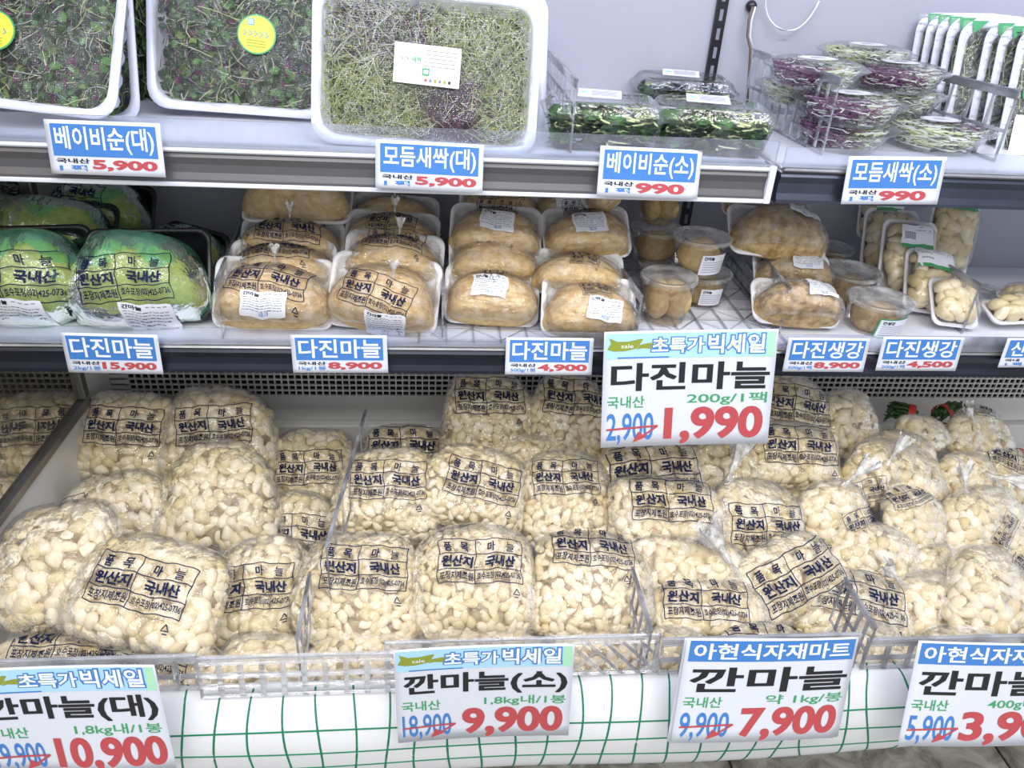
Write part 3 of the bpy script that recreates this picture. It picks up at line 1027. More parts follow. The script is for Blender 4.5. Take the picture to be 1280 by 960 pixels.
def garlic_bag(px, py, w_, h_, Y, label, rot=0, tilt=38, T=None, clove='big', prnt=(0, 0.12, 0.66, 0), n=2.8, taper=0.10, knot=None, group='plastic bags of peeled garlic in the case well', kdir=90, ksize=0.05, cap=300, cor=0.012, yaw=0, sq=1.7):
    """px,py,w_,h_ locate the bag's middle and extent, Y its depth in the case"""
    global BAG_N
    BAG_N += 1
    seed = BAG_N
    rs_ = np.random.RandomState(seed * 7 + 1)
    c = atY(px, py, Y)
    m_ = mpp(c)
    vd = -(c - np.array([0, 0, CAMZ]))
    vd /= np.linalg.norm(vd)
    nrm = np.array([0, -math.sin(math.radians(tilt)), math.cos(math.radians(tilt))])
    up = np.array([0, math.cos(math.radians(tilt)), math.sin(math.radians(tilt))])
    fore = math.sqrt(max(0.3, 1 - (up @ vd) ** 2))
    a, b = w_ * m_ / 2 * 1.05, h_ * m_ / 2 / fore * 1.05
    if T is None:
        T = min(a, b) * 0.48
    th = 0.0014
    c = c - nrm * T * 0.55
    root = empty('garlic_bag', frame(c, tilt, rot, yaw))
    tag(root, label, 'garlic bag', group)
    P = Pillow(a - th, b - th, T, n, taper, seed, 0.09, 0.35, knot, 0.006, sq)
    size, wid = {'big': (0.0245, 0.0165), 'small': (0.0182, 0.0116), 'mid': (0.0262, 0.0180)}[clove]
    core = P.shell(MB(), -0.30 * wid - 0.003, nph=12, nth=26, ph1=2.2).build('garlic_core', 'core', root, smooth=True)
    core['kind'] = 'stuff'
    pts, nor = scatter(P, size, wid, cap, rs_, 1.55 if clove == 'small' else 1.75)
    for p, nn in zip(pts, nor):
        t1 = rs_.normal(size=3)
        t1 -= nn * (t1 @ nn)
        t1 /= np.linalg.norm(t1)
        t1 = t1 + nn * rs_.uniform(-0.22, 0.22)
        t1 /= np.linalg.norm(t1)
        t2 = np.cross(nn, t1)
        t2 /= np.linalg.norm(t2)
        t3 = np.cross(t1, t2)
        ro = rs_.normal(0, 0.55) + (math.pi if rs_.rand() < 0.3 else 0)
        co, si = math.cos(ro), math.sin(ro)
        t2, t3 = t2 * co + t3 * si, -t2 * si + t3 * co
        s_ = size * rs_.uniform(0.90, 1.20)
        s2 = s_ * rs_.uniform(0.95, 1.18)
        q = p - nn * (wid * 0.34 + rs_.uniform(0, 0.0018))
        mat_ = Matrix(((t1[0] * s_, t2[0] * s2, t3[0] * s2, q[0]), (t1[1] * s_, t2[1] * s2, t3[1] * s2, q[1]), (t1[2] * s_, t2[2] * s2, t3[2] * s2, q[2]), (0, 0, 0, 1)))
        link('garlic_clove', CLOVES[rs_.randint(8)], root, mat_)
    film = P.shell(MB(), th, nph=22, nth=56, cor=cor).build('film', 'film', root, smooth=True)
    if prnt:
        cx, cy, sc_, r_ = prnt[:4]
        V, F = TAB_V, TAB_F
        Pz, F2 = conform(V, F, lambda x, y: P.height(x, y, th), cx * a, cy * b, sc_ * 2 * a, r_, 0.0038)
        if F2:
            Pz, F2 = compact(Pz, F2)
            link('printed_table', mkmesh('printed_table', Pz, F2, 'ink', None, False), film)
    if knot:
        kx, ky = knot[0] * P.a, knot[1] * P.b
        z, ok = P.height(np.array([kx]), np.array([ky]), th)
        base = np.array([kx, ky, z[0] + 0.004])
        kd = math.radians(kdir)
        kn = link('knotted_neck', knot_mesh(ksize, seed, 0), root, Matrix.Translation(base) @ Matrix.Rotation(kd, 4, 'Z') @ Matrix.Rotation(math.radians(-28), 4, 'Y'))
    return root


BAGS = [
    # px, py, w, h, Y, label, options --- large cloves
    (158, 546, 136, 116, 1.06, 'printed bag of large peeled garlic against the side wall, under the 15,900 label', dict(rot=-3, tilt=55, prnt=(0.0, 0.22, 0.62, 0))),
    (268, 548, 142, 130, 1.05, 'tall printed bag of large garlic just below the air grille, second from the side window', dict(rot=2, tilt=55, prnt=(0.04, 0.25, 0.60, 2))),
    (268, 622, 146, 142, 0.93, 'unprinted bag of large garlic draped below the tall printed bag, near the side wall', dict(rot=4, tilt=44, prnt=None, taper=0.14)),
    (142, 640, 136, 104, 0.92, 'bag of large garlic with only a corner of its print showing, behind two front bags', dict(rot=6, tilt=42, prnt=(-0.95, -0.10, 0.62, 12))),
    (388, 586, 116, 104, 1.04, 'printed bag of large garlic leaning on the scuffed clear divider', dict(rot=-2, tilt=50, prnt=(0.0, 0.02, 0.66, 4))),
    (372, 658, 96, 92, 0.93, 'large garlic bag with a half hidden print, below the one on the scuffed divider', dict(rot=-8, tilt=45, prnt=(0.02, -0.18, 0.88, 4))),
    (330, 700, 104, 66, 0.86, 'thin folded strip of a large garlic bag squeezed between two printed bags', dict(rot=0, tilt=42, prnt=None)),
    (55, 842, 170, 96, 0.655, 'garlic bag mostly buried under the large unprinted front bag', dict(rot=0, tilt=30, prnt=(0.2, 0.85, 0.7, 0))),
    (190, 840, 180, 96, 0.655, 'garlic bag mostly buried under the tilted printed front bag', dict(rot=-6, tilt=30, prnt=(-0.1, 0.5, 0.6, -6))),
    (320, 744, 126, 146, 0.76, 'printed bag of large garlic standing above the square-slotted basket front', dict(rot=-3, tilt=38, prnt=(-0.10, 0.10, 0.80, 6))),
    (66, 702, 152, 158, 0.755, 'big unprinted bag of large cloves at the front corner by the side wall', dict(rot=4, tilt=38, prnt=None, clove='mid', taper=0.04)),
    (184, 738, 186, 140, 0.712, 'printed bag of large garlic tilted clockwise, lying above the 10,900 sign', dict(rot=-14, tilt=36, prnt=(-0.04, 0.06, 0.62, 0), n=3.2)),
    # small cloves
    (506, 562, 104, 66, 1.08, 'small-clove garlic bag tucked furthest back, half hidden behind the scuffed divider', dict(rot=0, tilt=50, prnt=(0.0, 0.15, 0.82, 0), clove='small')),
    (612, 540, 124, 150, 1.04, 'tall printed bag of small cloves in the back row under the 4,900 label', dict(rot=0, tilt=58, prnt=(0.0, 0.58, 0.66, 0), clove='small')),
    (712, 545, 118, 150, 1.03, 'tall printed bag of small cloves in the back row beside the 1,990 sign', dict(rot=-3, tilt=58, prnt=(0.10, 0.62, 0.68, -2), clove='small')),
    (668, 578, 140, 70, 0.99, 'small-clove bag lying crosswise under the two tall back bags', dict(rot=0, tilt=45, prnt=None, clove='small')),
    (484, 615, 130, 116, 0.90, 'printed bag of small cloves upright beside the scuffed divider, middle row', dict(rot=-3, tilt=44, prnt=(0.02, 0.22, 0.68, 2), clove='small')),
    (594, 608, 132, 108, 0.90, 'printed bag of small cloves turned clockwise in the middle row', dict(rot=-13, tilt=44, prnt=(0.12, 0.12, 0.66, 0), clove='small', taper=0.1)),
    (708, 622, 116, 126, 0.90, 'glossy printed bag of small cloves in the middle row below the 1,990 sign', dict(rot=0, tilt=44, prnt=(-0.02, 0.36, 0.68, 0), clove='small')),
    (530, 695, 90, 74, 0.86, 'small-clove bag seen only in the gap between two front row bags', dict(rot=0, tilt=36, prnt=None, clove='small')),
    (455, 834, 160, 96, 0.652, 'buried bag of small cloves showing through the square-slotted basket front', dict(rot=0, tilt=28, prnt=None, clove='small')),
    (610, 832, 170, 96, 0.652, 'buried bag of small cloves above the 9,900 sign', dict(rot=0, tilt=28, prnt=None, clove='small')),
    (750, 830, 140, 96, 0.652, 'buried bag of small cloves showing through the diamond lattice', dict(rot=0, tilt=28, prnt=None, clove='small')),
    (447, 733, 152, 142, 0.735, 'upright printed bag of small cloves in the front row by the divider edge', dict(rot=-2, tilt=38, prnt=(0.10, 0.28, 0.66, 0), clove='small', taper=0.08)),
    (594, 722, 150, 140, 0.735, 'upright printed bag of small cloves at the centre of the front row', dict(rot=2, tilt=38, prnt=(0.08, 0.24, 0.66, -3), clove='small', taper=0.08)),
    (740, 728, 152, 134, 0.735, 'printed bag of small cloves above the diamond lattice, its print at the top', dict(rot=-4, tilt=38, prnt=(0.0, 0.62, 0.64, -2), clove='small', taper=0.10)),
    (325, 838, 124, 96, 0.652, 'buried large-clove bag showing only through the square-slotted basket grid', dict(rot=0, tilt=30, prnt=None)),
    (850, 830, 120, 92, 0.655, 'buried large-clove bag beside the clear divider, behind the edge of the 7,900 sign', dict(rot=0, tilt=30, prnt=None)),
    (1090, 826, 130, 96, 0.655, 'buried large-clove bag in the gap between the two rightmost signs', dict(rot=0, tilt=30, prnt=None)),
    (1215, 826, 130, 96, 0.655, 'buried large-clove bag behind the 3,900 sign', dict(rot=0, tilt=30, prnt=None)),
    # one kilo bags and tied bags
    (818, 592, 134, 96, 0.94, 'printed large-clove bag directly under the 1,990 sign', dict(rot=4, tilt=42, prnt=(-0.02, 0.10, 0.80, 0))),
    (838, 640, 152, 92, 0.86, 'printed large-clove bag lying across, second below the 1,990 sign', dict(rot=-8, tilt=40, prnt=(-0.02, 0.26, 0.64, 5), taper=0)),
    (905, 580, 90, 70, 0.97, 'unprinted garlic bag wedged beside the lower corner of the 1,990 sign', dict(rot=0, tilt=42, prnt=None, knot=(0.2, 0.3), kdir=120)),
    (985, 515, 116, 100, 1.07, 'printed bag of large garlic at the back, under the 8,900 ginger label', dict(rot=-4, tilt=52, prnt=(0.12, 0.18, 0.74, -4))),
    (1062, 530, 90, 92, 1.06, 'loosely wrapped large garlic bag in the back under the 4,500 ginger label', dict(rot=-10, tilt=48, prnt=None, n=2.3)),
    (1000, 600, 140, 70, 0.97, 'garlic bag hidden under the printed bag with the smoothed lower film', dict(rot=0, tilt=40, prnt=None)),
    (996, 568, 122, 88, 0.98, 'printed bag of large garlic with clear smooth film along its lower edge', dict(rot=-7, tilt=46, prnt=(0.0, 0.22, 0.72, 4))),
    (948, 648, 124, 106, 0.86, 'knotted printed garlic bag with a long twisted white neck', dict(rot=-6, tilt=42, n=2.4, prnt=(0.12, -0.16, 0.74, 4), knot=(-0.55, 0.88), kdir=78, ksize=0.085)),
    (858, 703, 152, 70, 0.79, 'unprinted large-clove bag lying flat between two printed bags', dict(rot=-2, tilt=38, prnt=None, taper=0)),
    (1010, 690, 90, 60, 0.84, 'garlic bag deep in the gap beneath the knotted bags', dict(rot=0, tilt=38, prnt=(0.1, 0.0, 0.8, -4))),
    (960, 826, 130, 92, 0.655, 'garlic bag showing only a sliver of print above the 7,900 sign', dict(rot=0, tilt=34, prnt=(0.1, 0.4, 0.8, -4))),
    (888, 760, 152, 72, 0.725, 'printed large-clove bag lying behind the 7,900 sign', dict(rot=-2, tilt=36, prnt=(-0.10, 0.30, 0.66, -2), taper=0)),
    (985, 722, 154, 100, 0.765, 'knotted printed bag turned anticlockwise, its neck gathered in white', dict(rot=22, tilt=40, n=2.4, prnt=(0.10, -0.05, 0.72, 2), knot=(-0.72, 0.72), kdir=110, ksize=0.085)),
    (1128, 570, 96, 70, 1.00, 'garlic bag under the small one leaning at the back, right of the ginger labels', dict(rot=0, tilt=44, prnt=None, n=2.3)),
    (1156, 540, 70, 48, 1.05, 'small garlic bag near the green onion bundle at the back', dict(rot=-6, tilt=48, prnt=None, n=2.2, T=0.026)),
    (1120, 590, 126, 86, 0.95, 'tied garlic bag with two white gathered knots on its face', dict(rot=0, tilt=44, n=2.3, prnt=(-0.72, -0.55, 0.4, 12), knot=(-0.25, 0.25), kdir=60, ksize=0.045)),
    (1228, 540, 84, 66, 1.06, 'small tied garlic bag resting on green onions under the cut-off label', dict(rot=0, tilt=50, n=2.2, prnt=(-0.1, 0.9, 0.5, -10), knot=(-0.35, 0.35), kdir=140, ksize=0.045)),
    (1268, 596, 82, 76, 1.00, 'printed garlic bag at the picture edge beneath the green onions', dict(rot=-18, tilt=44, n=2.4, prnt=(0.0, 0.5, 0.8, -10))),
    (1214, 596, 84, 66, 0.98, 'round tied garlic bag with a white fan-shaped tail', dict(rot=0, tilt=46, n=2.2, prnt=None, knot=(0.45, 0.0), kdir=-20, ksize=0.055)),
    (1048, 637, 90, 80, 0.88, 'small tied garlic bag printed on one side, beside the long-necked bag', dict(rot=4, tilt=44, n=2.3, prnt=(0.62, -0.42, 0.66, 16), knot=(0.35, 0.78), kdir=40, ksize=0.052)),
    (1100, 695, 124, 90, 0.82, 'large unprinted garlic bag amid the tied bags, milky film over its lower end', dict(rot=-16, tilt=42, n=2.4, prnt=None)),
    (1146, 650, 82, 84, 0.87, 'pale glossy garlic bag narrowing downward, printed at its top corner', dict(rot=-14, tilt=44, n=2.3, prnt=(-0.35, 0.62, 0.62, 30), taper=-0.12)),
    (1070, 764, 158, 104, 0.735, 'printed large-clove bag with milky film, between the two rightmost price signs', dict(rot=-6, tilt=38, prnt=(0.02, 0.42, 0.72, -8), n=2.5, taper=0)),
    (1242, 658, 124, 102, 0.87, 'tied garlic bag with a small slanting print, near the picture edge', dict(rot=-8, tilt=44, n=2.3, prnt=(0.10, -0.10, 0.34, 60), knot=(-0.55, 0.75), kdir=120, ksize=0.052)),
    (1176, 706, 76, 62, 0.81, 'small round ball-shaped garlic bag among the tied bags', dict(rot=0, tilt=42, n=2.1, prnt=None, T=0.034)),
    (1172, 764, 110, 104, 0.735, 'garlic bag standing above the 3,900 sign beside the clear divider', dict(rot=14, tilt=38, n=2.4, prnt=None, knot=(-0.55, 0.8), kdir=130, ksize=0.05)),
    (1256, 746, 130, 130, 0.725, 'garlic bag spilling over the 3,900 price sign', dict(rot=-24, tilt=38, n=2.4, prnt=(0.5, 0.6, 0.5, -30), clove='mid')),
]
for px, py, w_, h_, Y, lab, kw in BAGS:
    garlic_bag(px, py, w_, h_, Y, lab, **kw)


# green onion bundles at the back right of the well
def onion_bundle(c, yaw, L, label, seed):
    rs_ = np.random.RandomState(seed)
    root = empty('green_onion_bundle', Matrix.Translation(Vector(c)) @ Matrix.Rotation(math.radians(yaw), 4, 'Z'))
    tag(root, label, 'green onions', 'green onion bundles')
    for k in range(16):
        a_, r_ = rs_.uniform(0, 6.28), 0.014 * math.sqrt(rs_.rand())
        p0 = np.array([0, r_ * math.cos(a_), r_ * math.sin(a_)])
        pts = [p0 + [t_ * L, t_ * t_ * rs_.uniform(-.015, .015), 0.01 * math.sin(t_ * 3) + t_ * t_ * rs_.uniform(-.012, .012)] for t_ in np.linspace(0, 1, 7)]
        MB().tube(pts, [0.0035, 0.0036, 0.0036, 0.0034, 0.003, 0.0022, 0.0012], 6).build('onion_leaf', 'onion', root, smooth=True)
    for t_ in (0.22,):
        MB().loft([np.array([[t_ * L + dx, (0.0185 + e) * math.cos(a_), 0.004 + (0.0185 + e) * math.sin(a_)] for a_ in np.arange(20) * math.pi / 10]) for dx, e in ((-0.006, -0.001), (-0.006, 0), (0.006, 0), (0.006, -0.001))]).build('red_tape', 'redtape', root, smooth=False)


onion_bundle(atY(1172, 522, 1.12), 25, 0.055, 'green onion bundle with red tape poking up behind the small tied garlic bag', 1)
onion_bundle(atY(1244, 572, 1.06), -12, 0.16, 'green onion bundle with red tape at the picture edge', 2)
onion_bundle(atY(1145, 522, 1.13), 150, 0.05, 'short dark onion bundle with red tape against the lower back panel', 3)
MBx = None


# ------------------------------------------------------------------ packs of minced garlic and ginger
def tray_mesh(w_, h_, d_, fl_, mat, name, ribs=0, r_=0.014, slope=0.006):
    """open tray: rim at z=0, floor at z=-d"""
    def ring(wi, he, z, rr, rib=0.0):
        P_ = rrect(wi, he, rr, z, 6)
        if not ribs:
            return P_
        # resample densely along the perimeter so that the walls can be ribbed
        Q = np.vstack([P_, P_[:1]])
        s_ = np.concatenate([[0], np.cumsum(np.linalg.norm(np.diff(Q, axis=0), axis=1))])
        u = np.linspace(0, s_[-1], ribs * 4 + 1)[:-1]
        R_ = np.stack([np.interp(u, s_, Q[:, k]) for k in range(3)], 1)
        nn = R_[:, :2] / np.array([wi, he])
        nn = np.sign(nn) * np.abs(nn) ** 6
        nn = nn / (np.linalg.norm(nn, axis=1, keepdims=True) + 1e-9)
        R_[:, :2] += nn * (rib * np.where((np.arange(len(u)) // 2) % 2 == 0, 1, -1))[:, None]
        return R_
    rb = 0.0016 if ribs else 0
    rg = [ring(w_ - 2 * fl_ - 2 * slope, h_ - 2 * fl_ - 2 * slope, -d_, r_, rb), ring(w_ - 2 * fl_ + 0.001, h_ - 2 * fl_ + 0.001, -0.006, r_, rb),
          ring(w_ - 0.002, h_ - 0.002, -0.004, r_ + 0.002), ring(w_, h_, -0.002, r_ + 0.002), ring(w_ - 0.001, h_ - 0.001, 0, r_ + 0.002),
          ring(w_ - 2 * fl_, h_ - 2 * fl_, -0.0005, r_), ring(w_ - 2 * fl_ - 0.002, h_ - 2 * fl_ - 0.002, -0.004, r_), ring(w_ - 2 * fl_ - 2 * slope - 0.001, h_ - 2 * fl_ - 2 * slope - 0.001, -d_ + 0.0015, r_)]
    mb = MB().loft(rg, True, True)
    return mb.mesh(name, mat, True)


def sticker(parent, H, cx, cy, w_, h_, rot, kind='garlic'):
    X, Y = np.meshgrid(np.linspace(-0.5, 0.5, 13), np.linspace(-0.5, 0.5, 9))
    V = np.stack([X.ravel() * w_, Y.ravel() * h_], 1)
    F = [(r_ * 13 + c_, r_ * 13 + c_ + 1, (r_ + 1) * 13 + c_ + 1, (r_ + 1) * 13 + c_) for r_ in range(8) for c_ in range(12)]

    def HH(x, y):
        z, ok = H(x, y)
        return z, np.ones_like(ok)
    P_, F2 = conform(V, F, HH, cx, cy, 1.0, rot, 0.0012)
    o = link('sticker', mkmesh('sticker', P_, F2, 'sticker', None, True), parent)
    f = Flat()
    if kind == 'garlic':
        f.text('간마늘', 0.06, 0.06, 0.42, 0.22, 'black', 0.04)
    elif kind == 'ginger':
        f.text('깐생강', 0.06, 0.06, 0.46, 0.24, 'black', 0.03)
    elif kind == 'code':
        for k in range(14):
            x_ = 0.10 + k * 0.023
            f.strip([(x_, 0.30), (x_, 0.62)], 0.008 + 0.006 * (k % 3 == 0), 'black', 1)
        f.rect(0.0, 0.84, 1.0, 1.0, 'green_ink', 1, 6, 2)
        f.strip([(0.5, 0.10), (0.62, 0.10)], 0.03, 'grey_ink', 1)
        f.strip([(0.42, 0.22), (0.74, 0.22)], 0.03, 'grey_ink', 1)
        f.strip([(0.86, 0.18), (0.94, 0.32), (0.80, 0.32), (0.86, 0.18)], 0.015, 'grey_ink', 1)
    rs_ = np.random.RandomState(int(abs(cx * 1e5)) % 1000 + 3)
    if kind != 'code':
        for k in range(6):
            y_ = 0.30 + k * 0.095
            x_ = 0.06
            while x_ < 0.90:
                L = rs_.uniform(0.03, 0.11)
                f.strip([(x_, y_), (min(0.94, x_ + L), y_)], 0.022, 'grey_ink' if rs_.rand() < .8 else 'black', 1)
                x_ += L + 0.02
        for k in range(4):
            f.strip([(0.50 + k * 0.11, 0.12), (0.57 + k * 0.11, 0.12)], 0.03, 'grey_ink', 1)
        f.text('10.15', 0.42, 0.80, 0.62, 0.92, 'blue_ink', 0.02)
    V, F, inks, I = f.collect()
    V = V.copy()
    V[:, 0] = (V[:, 0] - 0.5) * w_
    V[:, 1] = (V[:, 1] - 0.5) * h_
    P_, F2 = conform(V, F, HH, cx, cy, 1.0, rot, 0.0015)
    link('sticker_print', mkmesh('sticker_print', P_, F2, inks, I, False), o)
    return o


PK = 0


def paste_pack(px, py, w_, h_, Y, label, tilt=52, rot=0, yaw=0, T=0.05, paste='paste', stick=None, prnt=None, knot=None, group='packs of minced garlic on white trays', name='minced_garlic_pack', skind='garlic', sz=(0.045, 0.030), n=2.5, ofs=-0.08):
    global PK
    PK += 1
    c = atY(px, py, Y)
    m_ = mpp(c)
    vd = -(c - np.array([0, 0, CAMZ]))
    vd /= np.linalg.norm(vd)
    up = np.array([0, math.cos(math.radians(tilt)), math.sin(math.radians(tilt))])
    fore = math.sqrt(max(0.15, 1 - (up @ vd) ** 2))
    W, H_ = w_ * m_, h_ * m_ / fore
    root = empty(name, frame(c, tilt, rot, yaw))
    tag(root, label, 'food pack', group)
    link('foam_tray', tray_mesh(W, H_, 0.016, 0.006, 'foam', 'foam_tray'), root)
    P = Pillow(W * 0.465, H_ * 0.425, T * 1.12, n * 0.92, 0.15, PK + 60, 0.045, 0.2, knot or (0.0, 1.0), 0.004 if knot else 0.001, 1.45)
    P.pl = 0.0012
    oy = ofs * H_
    mb = P.shell(MB(), 0.0, nph=16, nth=40, ph1=1.75)
    link('paste_mound', mb.mesh('paste_mound', paste, True), root, Matrix.Translation((0, oy, -0.004)))

    def HT(x, y):
        z, ok = P.height(x, y - oy, 0.003)
        z = z + P.extra(x, y - oy) * (z > 0.01) - 0.003
        e = 0.0008
        return 0.5 * (z + e + np.sqrt((z - e) ** 2 + 0.003 ** 2)), np.ones(np.shape(x), bool)
    # film over mound and rim
    U = np.linspace(-1, 1, 41)
    X, Yy = np.meshgrid(U, U)
    # square to rounded square
    k = 1 - 0.06 * (X ** 2) * (Yy ** 2)
    X, Yy = X * k * W * 0.487, Yy * k * H_ * 0.487
    Z, _ = HT(X, Yy)
    film = MB().grid(np.stack([X, Yy, Z], -1)).build('film', 'packfilm', root, smooth=True)
    if prnt:
        cx, cy, s_, r_ = prnt
        Pz, F2 = conform(TAB_V, TAB_F, HT, cx * W / 2, cy * H_ / 2, s_ * W, r_)
        link('printed_table', mkmesh('printed_table', Pz, F2, 'ink', None, False), film)
    if stick:
        cx, cy, r_ = stick
        sticker(root, HT, cx * W / 2, cy * H_ / 2, sz[0], sz[1], r_, skind)
    if knot:
        kx, ky = knot[0] * P.a, knot[1] * P.b + oy
        z, _ = HT(np.array([kx]), np.array([ky]))
        link('knotted_neck', knot_mesh(0.022, PK, 0), root, Matrix.Translation((kx, ky, z[0] - 0.002)) @ Matrix.Rotation(math.radians(90), 4, 'Z') @ Matrix.Rotation(math.radians(-30), 4, 'Y'))
    return root


g1 = 'one kilo packs of minced garlic on white trays'
# one kilo, left stack from the back
paste_pack(374, 252, 132, 50, 1.10, 'minced garlic pack lying on top of the back of the left one kilo stack', 20, 0, T=0.045, group=g1, ofs=0)
paste_pack(366, 300, 128, 56, 1.05, 'minced garlic pack just below the top one in the left one kilo stack', 48, -2, T=0.04, prnt=(0, 0.1, 0.6, 0), knot=(0, .8), group=g1)
paste_pack(354, 331, 132, 62, 1.00, 'minced garlic pack mostly hidden behind the front pack of the left one kilo stack', 50, 0, T=0.04, prnt=(-0.05, 0.55, 0.62, 0), group=g1)
paste_pack(343, 366, 148, 90, 0.945, 'front minced garlic pack of the left one kilo stack, sticker low on the film', 50, -1, T=0.052, prnt=(0.02, 0.12, 0.62, -8), stick=(-0.02, -0.62, -2), knot=(0.05, 1.0), group=g1, sz=(0.054, 0.028))
# one kilo, right stack
paste_pack(494, 268, 110, 50, 1.12, 'furthest minced garlic pack of the right one kilo stack', 52, -3, T=0.04, knot=(0, .7), group=g1)
paste_pack(491, 292, 118, 56, 1.06, 'third minced garlic pack from the front of the right one kilo stack', 50, -3, T=0.04, prnt=(0, 0.2, 0.5, 0), knot=(0.05, .8), group=g1)
paste_pack(493, 322, 124, 64, 1.00, 'second minced garlic pack from the front of the right one kilo stack', 50, -4, T=0.042, prnt=(0, 0.5, 0.58, -3), knot=(0.1, .85), group=g1)
paste_pack(481, 366, 138, 94, 0.94, 'minced garlic pack with film star-gathered at its middle, under a turned print', 54, -6, T=0.048, prnt=(-0.08, -0.22, 0.62, -14), knot=(0.18, 0.42), stick=(0.1, -0.93, -4), group=g1, sz=(0.05, 0.02))
g2 = 'half kilo packs of minced garlic on white trays'
paste_pack(624, 256, 100, 44, 1.10, 'minced garlic pack highest at the back of the left half kilo column', 48, 0, T=0.036, prnt=(0, 0.3, 0.55, 0), group=g2)
paste_pack(712, 262, 100, 44, 1.10, 'minced garlic pack highest at the back of the right half kilo column', 48, 0, T=0.036, stick=(-0.1, -0.1, -6), group=g2, sz=(0.04, 0.03))
paste_pack(752, 246, 50, 36, 1.06, 'small minced garlic lump pack turned on its corner under the grey rail', 50, 35, T=0.03, group=g2)
paste_pack(617, 322, 112, 60, 1.00, 'minced garlic pack almost hidden below the upper left half kilo pack', 46, 0, T=0.03, prnt=(0, 0.6, 0.4, 0), group=g2)
paste_pack(722, 340, 118, 56, 0.98, 'minced garlic pack with clouded film between two half kilo packs', 48, -2, T=0.036, prnt=(0.05, 0.2, 0.3, 0), group=g2)
paste_pack(620, 290, 116, 68, 1.03, 'minced garlic pack sitting upper left of the four labelled half kilo packs', 48, -3, T=0.042, stick=(-0.02, -0.05, -8), prnt=(0, 0.85, 0.42, 0), group=g2)
paste_pack(733, 291, 112, 64, 1.03, 'minced garlic pack sitting upper right of the four labelled half kilo packs', 48, 4, T=0.040, stick=(-0.05, -0.05, 2), prnt=(-0.05, 0.9, 0.42, 0), group=g2)
paste_pack(615, 368, 120, 76, 0.955, 'front minced garlic pack of the left half kilo column, on the lattice mat', 52, -3, T=0.042, stick=(-0.10, 0.02, -4), prnt=(0.0, 0.42, 0.24, 0), group=g2)
paste_pack(736, 384, 120, 78, 0.925, 'front minced garlic pack of the right half kilo column, beside the tubs', 52, -3, T=0.042, stick=(0.20, -0.30, -4), prnt=(0.02, 0.35, 0.30, 0), group=g2)
g3 = 'packs of minced ginger on white trays'
paste_pack(955, 258, 108, 34, 1.13, 'minced ginger pack at the very back under the rail joint', 30, -6, T=0.03, paste='ginger', group=g3, name='minced_ginger_pack')
paste_pack(990, 337, 100, 48, 1.02, 'minced ginger pack half hidden between the two larger-looking ones', 44, -3, T=0.034, paste='ginger', stick=(0.12, 0.0, -3), skind='', group=g3, name='minced_ginger_pack')
paste_pack(970, 290, 122, 64, 1.04, 'minced ginger pack lying on top of the ginger stack, sticker on its upper right', 34, -6, T=0.045, paste='ginger', stick=(0.30, 0.20, -10), skind='', group=g3, name='minced_ginger_pack', sz=(0.042, 0.028))
paste_pack(994, 378, 112, 58, 0.955, 'front minced ginger pack leaning by the clear divider', 40, -4, T=0.045, paste='ginger', stick=(0.28, 0.05, -2), skind='', group=g3, name='minced_ginger_pack', sz=(0.042, 0.028))


# ------------------------------------------------------------------ green film packs on black trays
def green_pack(px, py, w_, h_, Y, label, tilt=55, rot=0, T=0.06, prnt=None, stick=None, yaw=0):
    global PK
    PK += 1
    c = atY(px, py, Y)
    m_ = mpp(c)
    W, H_ = w_ * m_, h_ * m_ * 1.06
    root = empty('green_film_pack', frame(c, tilt, rot, yaw))
    tag(root, label, 'food pack', 'two kilo packs of minced garlic in green film')
    link('black_tray', tray_mesh(W * 0.93, H_ * 0.95, 0.02, 0.006, 'blackp', 'black_tray'), root, Matrix.Translation((0.05 * W, 0.04 * H_, 0)))
    P = Pillow(W * 0.46, H_ * 0.45, T, 2.7, 0.12, PK + 20, 0.05, 0.35, (-0.15, 1.0), 0.004)
    link('paste_mound', P.shell(MB(), 0.0, nph=16, nth=40, ph1=1.7).mesh('paste_mound', 'paste', True), root, Matrix.Translation((0, -0.03 * H_, 0)))
    P2 = Pillow(W * 0.46, H_ * 0.45, T, 2.7, 0.12, PK + 20, 0.05, 0.45, (-0.15, 1.0), 0.004)
    mb = P2.shell(MB(), 0.0045, nph=26, nth=70, ph1=2.2, cor=0.01)
    V = np.concatenate(mb.V)
    mb.I = [1 if (V[f, 1].mean() < 0.30 * P.b + 0.012 * math.sin(V[f, 0].mean() * 90 + PK) and V[f, 2].mean() > 0.2 * T) else 0 for f in mb.F]
    film = link('green_film', mb.mesh('green_film', ['greenfilm', 'greenfilm2'], True), root, Matrix.Translation((0, -0.03 * H_, 0)))
    HT = lambda x, y: (lambda r_: (r_[0] + 0.0004, r_[1]))(P.height(x, y, 0.0045))
    if prnt:
        cx, cy, s_, r_ = prnt
        Pz, F2 = conform(TAB_V, TAB_F, HT, cx * W / 2, cy * H_ / 2, s_ * W, r_)
        if F2:
            Pz, F2 = compact(Pz, F2)
            link('printed_table', mkmesh('printed_table', Pz, F2, 'ink', None, False), film)
    if stick:
        s_ = sticker(root, HT, stick[0] * W / 2, stick[1] * H_ / 2, 0.058, 0.030, stick[2])
        s_.matrix_basis = Matrix.Translation((0, -0.03 * H_, 0.001))
    return root


